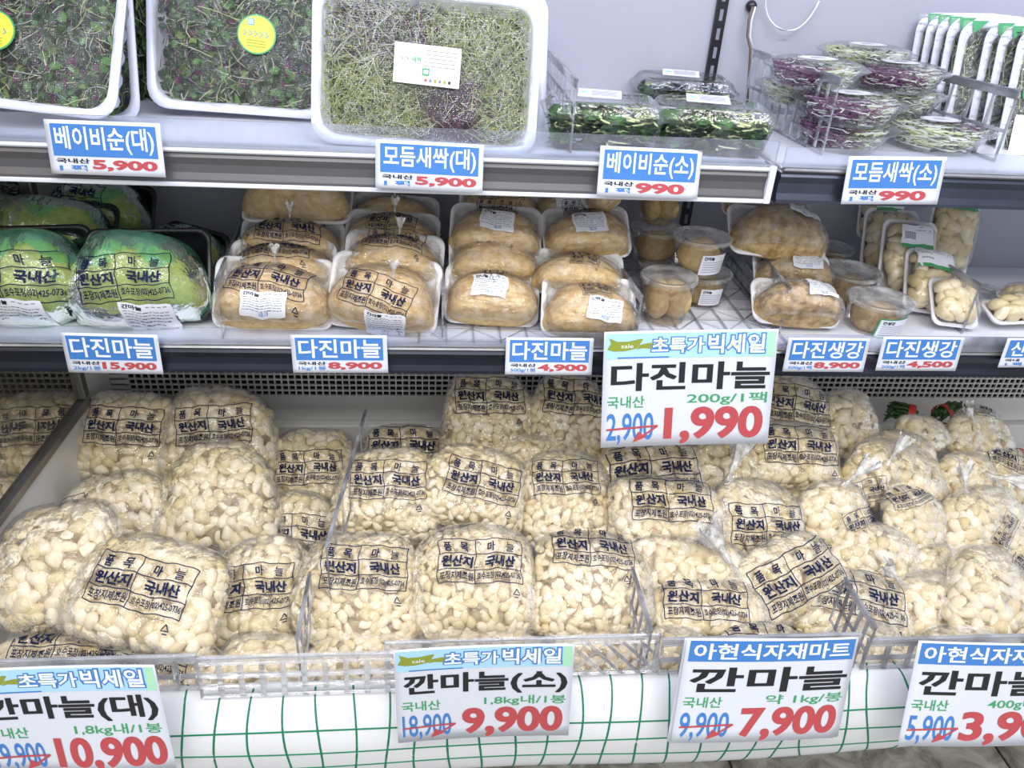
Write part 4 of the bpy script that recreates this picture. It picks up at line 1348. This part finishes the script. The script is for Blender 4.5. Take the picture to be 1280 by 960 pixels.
green_pack(128, 264, 122, 70, 1.12, 'green film pack at the back against the wall, black tray edge showing on one side', 58, -4, 0.05, prnt=(-0.4, 0.4, 0.7, 0))
green_pack(66, 285, 150, 72, 1.05, 'green film pack behind the two front ones, crossed by a dark green pleat', 52, -4, 0.05)
green_pack(235, 316, 90, 66, 1.06, 'small-looking green film pack with black tray showing beside the clear divider', 55, -14, 0.035, prnt=(-0.1, 0.6, 0.6, 0))
green_pack(42, 345, 136, 120, 0.96, 'green film pack at the front by the picture edge, print low on its face', 55, 3, 0.06, prnt=(0.02, -0.18, 0.85, 4), stick=(0.05, -0.82, -3))
green_pack(176, 348, 166, 118, 0.955, 'large green film pack in front, glossy, with a gathered pleat over its print', 56, 2, 0.062, prnt=(0.02, -0.12, 0.62, 3), stick=(0.26, -0.84, -3))


# ------------------------------------------------------------------ lidded tubs
def tub(px, py, w_, Y, label, h=0.052, paste='paste', stick=None, group='lidded plastic tubs of minced garlic', lumps=1, zb=None, skind='garlic', name='lidded_tub'):
    """px,py: middle of the lid; zb: base height when the tub stands on the shelf"""
    global PK
    PK += 1
    c = atY(px, py, Y)
    m_ = mpp(c)
    R1 = w_ * m_ / 2
    rt, rb = R1 * 0.93, R1 * 0.76
    z0 = c[2] - h
    root = empty(name, Matrix.Translation((c[0], c[1], z0)))
    tag(root, label, 'tub', group)
    n_ = 36
    MB().loft([circ(rb * 0.9, 0.0015, n_), circ(rb * 0.97, 0.0, n_), circ(rb, 0.002, n_), circ(rt, h * 0.90, n_), circ(rt * 1.03, h * 0.92, n_), circ(rt * 1.03, h * 0.97, n_)], True).build('cup', 'cup', root, smooth=True)
    MB().loft([circ(R1 * 0.985, h * 0.90, n_), circ(R1, h * 0.91, n_), circ(R1, h * 0.99, n_), circ(R1 * 0.985, h * 1.01, n_), circ(R1 * 0.90, h * 1.015, n_), circ(R1 * 0.87, h * 0.975, n_), circ(R1 * 0.55, h * 0.97, n_), circ(R1 * 0.53, h * 0.985, n_), circ(R1 * 0.02, h * 0.985, n_)], False, True).build('lid', 'lid', root, smooth=True)
    for k in range(lumps):
        dx = 0 if lumps == 1 else (-0.42 + 0.84 * k) * rb
        P = Pillow(rb * (0.93 if lumps == 1 else 0.52), rb * 0.9, h * 0.43, 2.4, 0, PK * 3 + k, 0.10, 1.0)
        mb = P.shell(MB(), 0.0, nph=16, nth=30)
        link('paste_lump', mb.mesh('paste_lump', paste, True), root, Matrix.Translation((dx, 0, h * 0.45)) @ Matrix.Rotation(0.5 * k, 4, 'Z'))
    if stick:
        a0, zc, sw_, sh_ = stick
        Xs, Zs = np.meshgrid(np.linspace(-0.5, 0.5, 11), np.linspace(-0.5, 0.5, 3))

        def wrap(x, z, e):
            zz = zc * h + z
            rr = rb + (rt - rb) * zz / (h * 0.9) + e
            a_ = math.radians(a0) + x / rr
            return np.stack([rr * np.cos(a_), rr * np.sin(a_), zz], -1)
        bd = 'green_ink' if paste == 'ginger' else 'sticker'
        if paste == 'ginger':
            MB().grid(wrap(Xs * sw_ * 1.08, Zs * sh_ * 1.14, 0.0006)).build('sticker_border', bd, root, smooth=True)
        s_ = MB().grid(wrap(Xs * sw_, Zs * sh_, 0.0009)).build('sticker', 'sticker', root, smooth=True)
        f = Flat().text('간마늘' if paste != 'ginger' else '깐생강', 0.07, 0.07, 0.45, 0.25, 'black', 0.035)
        for k in range(5):
            f.strip([(0.07, 0.36 + k * 0.12), (0.9, 0.36 + k * 0.12)], 0.022, 'grey_ink', 1, 1, 10)
        V, F, inks, I = f.collect()
        link('sticker_print', mkmesh('sticker_print', wrap((V[:, 0] - 0.5) * sw_, (V[:, 1] - 0.5) * sh_, 0.0013), F, inks, I, False), s_)
    return root


tub(826, 238, 58, 1.12, 'lidded tub at the top of the tall tub stack, touching the grey rail', 0.045, lumps=2)
tub(822, 284, 68, 1.09, 'lidded tub second from the top of the tall tub stack', 0.050)
tub(830, 328, 66, 1.07, 'lidded tub at the bottom of the tall tub stack', 0.045)
tub(880, 338, 72, 1.03, 'lidded tub carrying another labelled tub', 0.050, stick=(-82, 0.45, 0.034, 0.026))
tub(878, 294, 74, 1.01, 'labelled lidded tub standing on another one, nearest the ginger divider', 0.052, stick=(-70, 0.40, 0.040, 0.030))
tub(837, 344, 72, 0.965, 'front lidded tub holding two lumps of minced garlic in film', 0.062, lumps=2)
g4 = 'lidded plastic tubs of minced ginger'
tub(1040, 308, 56, 1.12, 'ginger tub furthest back behind the other two ginger tubs', 0.045, 'ginger', group=g4)
tub(1063, 337, 78, 1.03, 'middle ginger tub with a green-edged sticker', 0.050, 'ginger', (-58, 0.35, 0.032, 0.028), g4)
tub(1101, 372, 82, 0.95, 'front ginger tub standing right behind the clear shelf lip', 0.052, 'ginger', (-78, 0.42, 0.046, 0.028), g4)


# ------------------------------------------------------------------ trays of whole peeled cloves
def clove_pack(px, py, w_, h_, Y, label, tilt=55, rot=0, yaw=0, T=0.020, stick=None, cap=60):
    global PK
    PK += 1
    rs_ = np.random.RandomState(PK)
    c = atY(px, py, Y)
    m_ = mpp(c)
    W, H_ = w_ * m_, h_ * m_
    root = empty('clove_tray_pack', frame(c, tilt, rot, yaw))
    tag(root, label, 'food pack', 'white tray packs of whole peeled garlic cloves')
    link('foam_tray', tray_mesh(W, H_, 0.014, 0.005, 'foam', 'foam_tray', r_=0.010), root)
    P = Pillow(W * 0.44, H_ * 0.45, T, 3.5, 0, PK, 0.1, 0.2)
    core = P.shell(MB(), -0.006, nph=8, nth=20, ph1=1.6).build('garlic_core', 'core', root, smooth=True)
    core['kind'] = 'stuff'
    size, wid = 0.026, 0.018
    pts, nor = scatter(P, size, wid, cap, rs_, 1.45)
    for p, nn in zip(pts, nor):
        t1 = rs_.normal(size=3)
        t1 -= nn * (t1 @ nn)
        t1 /= np.linalg.norm(t1)
        t2 = np.cross(nn, t1)
        s_ = size * rs_.uniform(0.9, 1.15)
        q = p - nn * 0.004
        link('garlic_clove', CLOVES[rs_.randint(8)], root, Matrix(((t1[0] * s_, t2[0] * s_, nn[0] * s_, q[0]), (t1[1] * s_, t2[1] * s_, nn[1] * s_, q[1]), (t1[2] * s_, t2[2] * s_, nn[2] * s_, q[2]), (0, 0, 0, 1))))

    def HT(x, y):
        z, ok = P.height(x, y, 0.003)
        return np.maximum(z + 0.002, 0.001), np.ones(np.shape(x), bool)
    X, Yy = np.meshgrid(np.linspace(-0.49, 0.49, 25) * W, np.linspace(-0.49, 0.49, 25) * H_)
    MB().grid(np.stack([X, Yy, HT(X, Yy)[0]], -1)).build('film', 'film', root, smooth=True)
    if stick:
        sticker(root, HT, stick[0] * W / 2, stick[1] * H_ / 2, 0.050, 0.034, stick[2], 'code')
    return root


clove_pack(1100, 268, 56, 60, 1.15, 'clove tray pack at the far back, its barcode sticker under the rail', 70, 0, stick=(0.1, 0.55, 0))
clove_pack(1188, 296, 62, 100, 1.10, 'tall clove tray pack standing upright against the back wall', 72, -4, stick=(0.1, 0.92, 2))
clove_pack(1112, 302, 72, 80, 1.11, 'clove tray pack second in line behind the one with the centred barcode', 66, -3)
clove_pack(1134, 322, 72, 92, 1.06, 'clove tray pack with a barcode sticker centred on its upper half', 64, -4, stick=(0.0, 0.52, -2))
clove_pack(1162, 352, 66, 82, 1.01, 'clove tray pack with a tilted barcode sticker, in front of the upright ones', 52, -8, stick=(-0.1, 0.6, -4))
clove_pack(1192, 378, 60, 66, 0.96, 'clove tray pack in front by the divider, without a sticker', 42, -6)
clove_pack(1282, 372, 70, 32, 1.02, 'clove tray pack behind the flat one on the nearly empty shelf spot', 20, 0, T=0.018)
clove_pack(1272, 388, 84, 44, 0.96, 'clove tray pack lying nearly flat at the picture edge', 18, 4, T=0.020)


# ------------------------------------------------------------------ sprouts
def strands(n_, W, H_, z0, z1, L, r_, rs_, colf, nmat):
    V, F, I = [], [], []
    k = 0
    for _ in range(n_):
        p = np.array([rs_.uniform(-W, W), rs_.uniform(-H_, H_), rs_.uniform(z0, z1)])
        a_ = rs_.uniform(0, 6.28)
        da = rs_.normal(0, 0.5)
        st = L * rs_.uniform(0.5, 1.2) / 4
        mi = colf(p[0], p[1], rs_)
        pts = [p.copy()]
        for _j in range(4):
            p = p + st * np.array([math.cos(a_), math.sin(a_), rs_.normal(0, 0.18)])
            p[0] = min(max(p[0], -W), W)
            p[1] = min(max(p[1], -H_), H_)
            p[2] = min(max(p[2], z0), z1)
            a_ += da
            pts.append(p.copy())
        for j, q in enumerate(pts):
            d = np.array([-math.sin(a_), math.cos(a_), 0]) * r_
            V += [q + d, q - d, q + [0, 0, r_ * 1.4]]
            if j:
                b0, b1 = k + 3 * (j - 1), k + 3 * j
                F += [(b0, b1, b1 + 2, b0 + 2), (b0 + 2, b1 + 2, b1 + 1, b0 + 1)]
                I += [mi, mi]
        k += 15
    return np.array(V), F, I


def leaves(n_, W, H_, z0, z1, s0, s1, rs_, colf):
    V, F, I = [], [], []
    base = np.array([(0, -1, 0), (0.55, -0.35, 0.12), (0.6, 0.4, 0.12), (0, 0.95, 0.0), (-0.6, 0.4, 0.12), (-0.55, -0.35, 0.12), (0, 0.1, -0.05)])
    fb = [(0, 1, 6), (1, 2, 6), (2, 3, 6), (3, 4, 6), (4, 5, 6), (5, 0, 6)]
    for k in range(n_):
        s_ = rs_.uniform(s0, s1)
        R_ = np.array((Matrix.Rotation(rs_.uniform(0, 6.28), 3, 'Z') @ Matrix.Rotation(rs_.normal(0, 0.5), 3, 'X') @ Matrix.Rotation(rs_.uniform(0, 6.28), 3, 'Z')))
        c = np.array([rs_.uniform(-W, W), rs_.uniform(-H_, H_), rs_.uniform(z0, z1)])
        V.append(base @ R_.T * s_ + c)
        F += [tuple(7 * k + j for j in f) for f in fb]
        I += [colf(c[0], c[1], rs_)] * 6
    return np.concatenate(V), F, I


STM = ['stem', 'stem_white', 'stem_purple', 'leaf', 'leaf_dark', 'leaf_mid', 'leaf_purple', 'leaf_olive']


def greens_mesh(name, W, H_, z0, z1, ns, nl, L, r_, s0, s1, seed, sf, lf_):
    rs_ = np.random.RandomState(seed)
    mb = MB()
    V, F, I = strands(ns, W, H_, z0, z1, L, r_, rs_, sf, 0)
    mb.V.append(V); mb.F += F; mb.I += I; mb.n += len(V)
    V, F, I = leaves(nl, W, H_, z0, z1, s0, s1, rs_, lf_)
    mb.F += [[k + mb.n for k in f] for f in F]; mb.V.append(V); mb.I += I; mb.n += len(V)
    return mb.mesh(name, STM, False)


def sprout_tray(px, py, w_, h_, Y, label, tilt, rot, yaw, mesh, mW, mH, depth=0.042, film=True, stick=None):
    c = atY(px, py, Y)
    m_ = mpp(c)
    W, H_ = w_ * m_, h_ * m_
    root = empty('sprout_tray', frame(c, tilt, rot, yaw))
    tag(root, label, 'sprout tray', 'large plastic trays of sprouts on the upper shelf')
    link('plastic_tray', tray_mesh(W, H_, depth, 0.010, 'pp', 'plastic_tray', ribs=26, r_=0.022, slope=0.008), root)
    MB().loft([rrect(W - 0.03, H_ - 0.03, 0.018, -depth * 0.72), rrect(W - 0.03, H_ - 0.03, 0.018, -depth * 0.70)], True, True).build('deep_greens', 'greens_shade', root)
    g_ = link('sprouts', mesh, root, Matrix.Diagonal((((W - 0.026) / 2) / mW, ((H_ - 0.026) / 2) / mH, 1, 1)))
    g_['kind'] = 'stuff'
    if film:
        X, Yy = np.meshgrid(np.linspace(-0.5, 0.5, 33), np.linspace(-0.5, 0.5, 33))
        k = 1 - 0.25 * (X ** 2) * (Yy ** 2) * 4
        X, Yy = X * (W - 0.014) * k, Yy * (H_ - 0.014) * k
        r2 = (X / W * 2) ** 2 + (Yy / H_ * 2) ** 2
        Z = 0.001 + 0.0035 * np.clip(1 - r2, 0, 1) + 0.0009 * np.sin(X * 60 + Yy * 25) + 0.0007 * np.sin(Yy * 70 - X * 20 + 1)
        MB().grid(np.stack([X, Yy, Z], -1)).build('film', 'sproutfilm', root, smooth=True)
    return root, W, H_


def sf_baby(x, y, r_):
    return r_.choice([0, 1, 2], p=[0.45, 0.30, 0.25])


def lf_baby(x, y, r_):
    return r_.choice([4, 5, 6, 3], p=[0.66, 0.20, 0.08, 0.06])


def sf_mix(x, y, r_):
    u, v = x / 0.13, y / 0.085
    if abs(u - 0.28) < 0.26 and v < -0.12:
        return 2 if r_.rand() < 0.75 else 1
    if u < -0.05 and v > 0.1:
        return 1 if r_.rand() < 0.65 else 2
    return 1 if r_.rand() < (0.5 if v > 0 else 0.25) else 0


def lf_mix(x, y, r_):
    u, v = x / 0.13, y / 0.085
    if abs(u - 0.28) < 0.27 and v < -0.08:
        return 6
    if u < 0.1 and u > -0.6 and v > 0.2 and r_.rand() < 0.6:
        return 6 if r_.rand() < .5 else 3
    return 7 if r_.rand() < 0.55 else 3


baby = greens_mesh('sprouts', 0.11, 0.10, -0.030, -0.004, 380, 1500, 0.05, 0.00055, 0.004, 0.009, 5, sf_baby, lf_baby)
mix = greens_mesh('sprouts', 0.13, 0.085, -0.028, -0.003, 2300, 3600, 0.035, 0.00052, 0.0014, 0.0028, 9, sf_mix, lf_mix)
sprout_tray(186, 40, 110, 220, 1.14, 'baby leaf tray deepest between the two front trays of the upper shelf', 66, 0, 0, baby, .11, .10, film=False)
sprout_tray(110, 38, 112, 225, 1.05, 'baby leaf tray leaning just behind the leftmost front tray, narrow strip visible', 66, 2, 0, baby, .11, .10)
r1, W1, H1 = sprout_tray(18, 18, 262, 236, 0.965, 'large baby leaf tray jutting over the lip above the 베이비순(대) label, ribbed wall showing', 60, -5, 0, baby, .11, .10, 0.05)
r2, W2, H2 = sprout_tray(299, 30, 224, 216, 1.05, 'large baby leaf tray with a round yellow sticker, behind the speckled one', 68, -2, 0, baby, .11, .10)
sprout_tray(560, 78, 250, 178, 1.06, 'multi-sprout tray hidden behind the speckled front tray, only its edge showing', 70, 0, 0, mix, .13, .085, film=False)
r3, W3, H3 = sprout_tray(534, 88, 284, 192, 0.925, 'large speckled multi-sprout tray with a white paper sticker, standing over the price rail', 70, -2, 0, mix, .13, .085)


def flat_sticker(root, cx, cy, w_, h_, rot, round_=False, kind='white'):
    Mx = Matrix.Translation((cx, cy, 0.0062)) @ Matrix.Rotation(math.radians(rot), 4, 'Z')
    if round_:
        s_ = MB().loft([circ(w_ / 2, 0, 36), circ(w_ / 2, 0.0003, 36)], True, True).build('sticker', 'green_ink', root, mat=Mx)
        MB().loft([circ(w_ / 2 * 0.92, 0.0003, 36), circ(w_ / 2 * 0.92, 0.0006, 36)], True, True).build('sticker_face', 'yellow', s_)
        f = Flat()
        f.rect(0.27, 0.14, 0.40, 0.27, 'light_blue', 1, 1, 1)
        f.rect(0.25, 0.12, 0.42, 0.29, 'blue_ink', 0, 1, 1)
        for k in range(5):
            f.strip([(0.16 + k * 0.14, 0.42), (0.24 + k * 0.14, 0.50), (0.17 + k * 0.14, 0.56)], 0.025, 'blue_ink', 1)
        for k in range(3):
            f.strip([(0.25, 0.66 + k * 0.07), (0.75, 0.66 + k * 0.07)], 0.02, 'olive', 1)
        z0_ = 0.0008
    else:
        s_ = MB().box(-w_ / 2, w_ / 2, -h_ / 2, h_ / 2, 0, 0.0004).build('sticker', 'sticker', root, mat=Mx)
        f = Flat().text('새싹', 0.26, 0.30, 0.41, 0.47, 'green_ink', 0.02)
        f.strip([(0.10, 0.35), (0.14, 0.40), (0.10, 0.42)], 0.015, 'grey_ink', 1, 0.6).strip([(0.18, 0.34), (0.22, 0.42)], 0.015, 'grey_ink', 1, 0.6)
        for k in range(5):
            f.strip([(0.46, 0.14 + k * 0.095), (0.94, 0.14 + k * 0.095)], 0.010, 'grey_ink', 1, 0.6)
        f.rect(0.43, 0.58, 0.54, 0.77, 'green_ink', 1, 1, 1).rect(0.45, 0.62, 0.52, 0.72, 'white_ink', 2, 1, 1)
        for k in range(6):
            f.rect(0.47 + k * 0.072, 0.84, 0.51 + k * 0.072, 0.92, ['red_ink', 'grey_ink', 'olive', 'grey_ink', 'olive', 'black'][k], 1, 1, 1)
        z0_ = 0.0005
    V, F, inks, I = f.collect()
    link('sticker_print', mkmesh('sticker_print', np.stack([(V[:, 0] - 0.5) * w_, (V[:, 1] - 0.5) * h_, z0_ + 0.0001 * V[:, 2]], 1), F, inks, I, False), s_)


flat_sticker(r2, 0.022, -0.012, 0.046, 0.046, -4, True)
flat_sticker(r1, -0.016, -0.022, 0.044, 0.044, -4, True)
flat_sticker(r3, 0.0, 0.004, 0.073, 0.042, -2)


# clamshell boxes of baby leaves
def lf_box(x, y, r_):
    return r_.choice([4, 5, 3], p=[0.35, 0.5, 0.15])


boxm = greens_mesh('baby_leaves', 0.060, 0.042, 0.004, 0.036, 110, 330, 0.045, 0.0012, 0.008, 0.014, 12, lambda x, y, r_: 0, lf_box)
boxd = greens_mesh('baby_leaves', 0.060, 0.042, 0.004, 0.034, 60, 420, 0.045, 0.0011, 0.006, 0.011, 13, lambda x, y, r_: 0, lambda x, y, r_: 4)


def clamshell(c, yaw, label, me, s_=1.0):
    root = empty('clamshell_box', Matrix.Translation(Vector(c)) @ Matrix.Rotation(math.radians(yaw), 4, 'Z') @ Matrix.Scale(s_, 4))
    tag(root, label, 'clear box', 'clear clamshell boxes of baby leaves')
    w_, h_ = 0.145, 0.105
    MB().loft([rrect(w_ - 0.024, h_ - 0.024, 0.012, 0), rrect(w_ - 0.010, h_ - 0.010, 0.014, 0.034), rrect(w_, h_, 0.016, 0.035), rrect(w_, h_, 0.016, 0.038)], True).build('box_base', 'pet', root, smooth=False)
    MB().loft([rrect(w_, h_, 0.016, 0.0385), rrect(w_ - 0.008, h_ - 0.008, 0.014, 0.0395), rrect(w_ - 0.020, h_ - 0.020, 0.012, 0.050), rrect(w_ - 0.030, h_ - 0.030, 0.010, 0.052), rrect(w_ - 0.040, h_ - 0.040, 0.008, 0.049)], False, True).build('box_lid', 'pet', root, smooth=False)
    g_ = link('baby_leaves', me, root)
    g_['kind'] = 'stuff'
    Mx = Matrix.Translation((-0.004, 0.012, 0.0535)) @ Matrix.Rotation(math.radians(-8), 4, 'Z') @ Matrix.Rotation(math.radians(6), 4, 'X')
    st_ = MB().box(-0.026, 0.026, -0.017, 0.017, 0, 0.0004).build('sticker', 'sticker', root, mat=Mx)
    f = Flat()
    for k in range(5):
        f.strip([(0.30, 0.22 + k * 0.13), (0.90, 0.22 + k * 0.13)], 0.02, 'grey_ink', 1, 0.6)
    f.rect(0.08, 0.30, 0.22, 0.55, 'light_blue', 1, 1, 1)
    V, F, inks, I = f.collect()
    link('sticker_print', mkmesh('sticker_print', np.stack([(V[:, 0] - 0.5) * 0.052, (V[:, 1] - 0.5) * 0.034, 0.0005 + 0.0001 * V[:, 2]], 1), F, inks, I, False), st_)
    return root


c1 = atZ(756, 186, 0.888); c2 = atZ(893, 192, 0.888); c3 = atZ(862, 152, 0.888)
clamshell((c1[0], c1[1] + 0.035, 0.888), -3, 'baby leaf box standing alone beside the slotted divider', boxm)
clamshell((c2[0], c2[1] + 0.035, 0.888), -5, 'baby leaf box in front of the darker one, by the joint of the shelves', boxm)
clamshell((c3[0], c3[1] + 0.055, 0.888), -6, 'darker baby leaf box behind the pair of front boxes', boxd)


# round tubs of mixed sprouts
def bowl_mesh(seed, pur):
    rs_ = np.random.RandomState(seed)
    mb = MB()
    V, F, I = strands(420, 0.040, 0.040, 0.003, 0.028, 0.03, 0.0007, rs_, lambda x, y, r_: (2 if r_.rand() < 0.8 else 1) if x * pur[0] + y * pur[1] < pur[2] else (1 if r_.rand() < .6 else 0), 0)
    mb.V.append(V); mb.F += F; mb.I += I; mb.n += len(V)
    V, F, I = leaves(300, 0.038, 0.038, 0.003, 0.028, 0.0018, 0.004, rs_, lambda x, y, r_: 6 if x * pur[0] + y * pur[1] < pur[2] else r_.choice([7, 3, 4]))
    mb.F += [[k + mb.n for k in f] for f in F]; mb.V.append(V); mb.I += I; mb.n += len(V)
    V = np.concatenate(mb.V)
    # squeeze the square patch into the bowl's round, tapering plan
    x, y, z = V[:, 0] / 0.040, V[:, 1] / 0.040, V[:, 2]
    rr = (0.036 + 0.35 * z)
    V = np.stack([x * np.sqrt(np.clip(1 - y * y / 2, 0, 1)) * rr, y * np.sqrt(np.clip(1 - x * x / 2, 0, 1)) * rr, z], 1)
    return mkmesh('sprouts', V, mb.F, STM, mb.I, False)


BM = [bowl_mesh(1, (1, 0, -0.002)), bowl_mesh(2, (1, 0.3, 0.006)), bowl_mesh(3, (1, 0, -1)), bowl_mesh(4, (-1, -1, -0.01))]


def sprout_bowl(px, py, Y, label, k, R=0.066, stick=True, a0=0, zmin=None):
    c = atY(px, py, Y)
    root = empty('sprout_tub', Matrix.Translation((c[0], c[1], c[2] - 0.036 if zmin is None else zmin)) @ Matrix.Rotation(math.radians(a0), 4, 'Z') @ Matrix.Diagonal((1, 1, 0.82, 1)))
    tag(root, label, 'sprout tub', 'round clear tubs of mixed sprouts')
    s_ = R / 0.052
    MB().loft([circ(R * 0.66, 0), circ(R * 0.70, 0.001), circ(R * 0.90, 0.027), circ(R, 0.028), circ(R, 0.030)], True).build('bowl', 'pet', root, smooth=True)
    MB().loft([circ(R * 1.02, 0.029), circ(R * 1.02, 0.0315), circ(R * 0.93, 0.033), circ(R * 0.86, 0.037), circ(R * 0.66, 0.0415), circ(R * 0.62, 0.0415), circ(R * 0.60, 0.040)], False, True).build('lid', 'pet', root, smooth=False)
    g_ = link('sprouts', BM[k], root, Matrix.Scale(s_ * 0.96, 4))
    g_['kind'] = 'stuff'
    if stick:
        st_ = MB().loft([circ(0.026, 0.0422, 32, 0.72), circ(0.026, 0.0426, 32, 0.72)], True, True).build('sticker', 'sticker', root)
        f = MB()
        a_ = np.arange(49) * 2 * math.pi / 48
        ri = [np.stack([q * np.cos(a_), q * 0.72 * np.sin(a_), np.full(49, 0.0428)], 1) for q in (0.0238, 0.0245)]
        f.grid(np.array(ri))
        for j in range(3):
            f.box(-0.012 + 0.002 * j, 0.012 - 0.002 * j, -0.006 + j * 0.005, -0.0052 + j * 0.005, 0.0427, 0.0428)
        f.build('sticker_print', 'ink', st_)
    return root


sprout_bowl(1082, 66, 1.12, 'sprout tub set highest at the back of the pile', 2, zmin=0.962)
sprout_bowl(1112, 145, 1.07, 'green sprout tub in shade between the purple tub and the bottom one', 2, stick=False, zmin=0.918)
sprout_bowl(1118, 104, 1.06, 'purple sprout tub with an oval sticker, in front of the topmost tub', 1, zmin=0.948)
sprout_bowl(1016, 100, 1.03, 'sprout tub on top of the front pile beside the clear divider', 0, zmin=0.951)
sprout_bowl(1000, 130, 1.08, 'reddish sprout tub almost hidden under the pile beside the divider', 3, stick=False, zmin=0.919)
sprout_bowl(1056, 150, 0.975, 'dark red sprout tub second from the bottom of the front pile', 1, zmin=0.920, R=0.070)
sprout_bowl(1046, 190, 0.985, 'bottom sprout tub of the front pile, behind the clear lip', 0, stick=False, zmin=0.888)
sprout_bowl(1166, 180, 1.0, 'sprout tub at the bottom with a large oval sticker, behind the slanting price label', 3, zmin=0.888, R=0.070)


# herb trays standing like files at the right end of the upper shelf
herb = greens_mesh('herbs', 0.05, 0.08, -0.016, -0.003, 220, 500, 0.04, 0.0006, 0.004, 0.008, 21, lambda x, y, r_: 0, lambda x, y, r_: 4)
HL = ['furthest back', 'second from the back', 'third from the back', 'fourth from the back', 'with the wide window of crinkled film', 'right after the wide-window one', 'with the green corner and vertical print', 'cut off, with a big green patch']
for k, (px, py, Y) in enumerate([(1190, 102, 1.155), (1203, 105, 1.135), (1216, 108, 1.115), (1230, 111, 1.095), (1246, 116, 1.075), (1278, 120, 1.055), (1296, 125, 1.035), (1320, 130, 1.01)]):
    c = atY(px, py, Y)
    root = empty('herb_tray', frame(c, 78, 3, -14))
    tag(root, 'white herb tray standing in the file of trays, ' + HL[k], 'herb tray', 'white film-wrapped herb trays standing on the upper shelf')
    W, H_ = 0.125, 0.185
    link('foam_tray', tray_mesh(W, H_, 0.018, 0.010, 'pp', 'foam_tray', ribs=22, r_=0.020, slope=0.004), root)
    MB().loft([rrect(W - 0.025, H_ - 0.025, 0.014, -0.015), rrect(W - 0.025, H_ - 0.025, 0.014, -0.014)], True, True).build('deep_greens', 'greens_shade', root)
    g_ = link('herbs', herb, root)
    g_['kind'] = 'stuff'
    X, Yy = np.meshgrid(np.linspace(-0.49, 0.49, 17) * W, np.linspace(-0.49, 0.49, 17) * H_)
    MB().grid(np.stack([X, Yy, 0.001 + 0.001 * np.sin(X * 90 + k) * np.sin(Yy * 60)], -1)).build('film', 'packfilm', root, smooth=True)
    gm = MB().add([(-W / 2 + 0.012, H_ / 2 - 0.002, 0.0026), (-W / 2 + 0.016, H_ / 2 - 0.018, 0.0026), (-W / 2 + 0.034, H_ / 2 - 0.002, 0.0026)], [(0, 1, 2)])
    gm.build('green_corner', 'green_ink', root)
    if k in (4, 5):
        MB().box(W / 2 - 0.045, W / 2 - 0.035, H_ / 2 - 0.006, H_ / 2 + 0.001, 0.002, 0.0028).build('green_tab', 'green_ink', root)
    if k == 6:
        V, F = fit('시 지 새 싹', 0, 0, 0.07, 0.008, 0.0)
        link('side_lettering', mkmesh('side_lettering', np.stack([-W / 2 + 0.018 + V[:, 1], 0.015 + V[:, 0], np.full(len(V), 0.003)], 1), F, 'black', None, False), root)
    if k == 7:
        MB().loft([rrect(0.05, 0.04, 0.012, 0.0024, cx=-0.02, cy=0.02), rrect(0.05, 0.04, 0.012, 0.003, cx=-0.02, cy=0.02)], True, True).build('green_patch', 'green_ink', root)
        MB().loft([rrect(0.055, 0.05, 0.004, 0.0022, cx=-0.02, cy=-0.04), rrect(0.055, 0.05, 0.004, 0.0028, cx=-0.02, cy=-0.04)], True, True).build('sticker', 'sticker', root)

# cables on the back wall
pc = atY(941, 8, 1.19)
pl = MB().loft([circ(0.007, 0), circ(0.008, 0.003), circ(0.006, 0.010), circ(0.001, 0.011)], True, True).build('cable_grommet', 'blackp', None, smooth=True, mat=Matrix.Translation((pc[0], 1.1995, pc[2])) @ Matrix.Rotation(math.radians(90), 4, 'X'))
tag(pl, 'black round grommet in the back wall with a cable below it', 'grommet')
q = [atY(941, 8, 1.188), atY(936, 25, 1.187), atY(934, 45, 1.187), atY(938, 62, 1.187), atY(936, 95, 1.187), atY(934, 130, 1.188)]
cb = MB().tube(q, 0.0018, 6).build('brown_cable', 'wire_brown', None, smooth=True)
MB().tube(np.array(q[:4]) + [0.004, 0, 0], 0.0014, 6).build('second_wire', 'wire_white', cb, smooth=True)
tag(cb, 'thin brown cable hanging down the back wall from the grommet', 'cable')
ang = np.linspace(math.pi * 0.98, math.pi * 1.95, 14)
lc = atY(992, 2, 1.185)
wc = MB().tube([(lc[0] + 0.040 * math.cos(a_), 1.188 - 0.004 * math.sin(a_ * 3), lc[2] + 0.010 + 0.048 * math.sin(a_)) for a_ in ang], 0.0013, 6).build('white_cable', 'wire_white', None, smooth=True)
tag(wc, 'white cable hanging in a loop at the top of the back wall', 'cable')
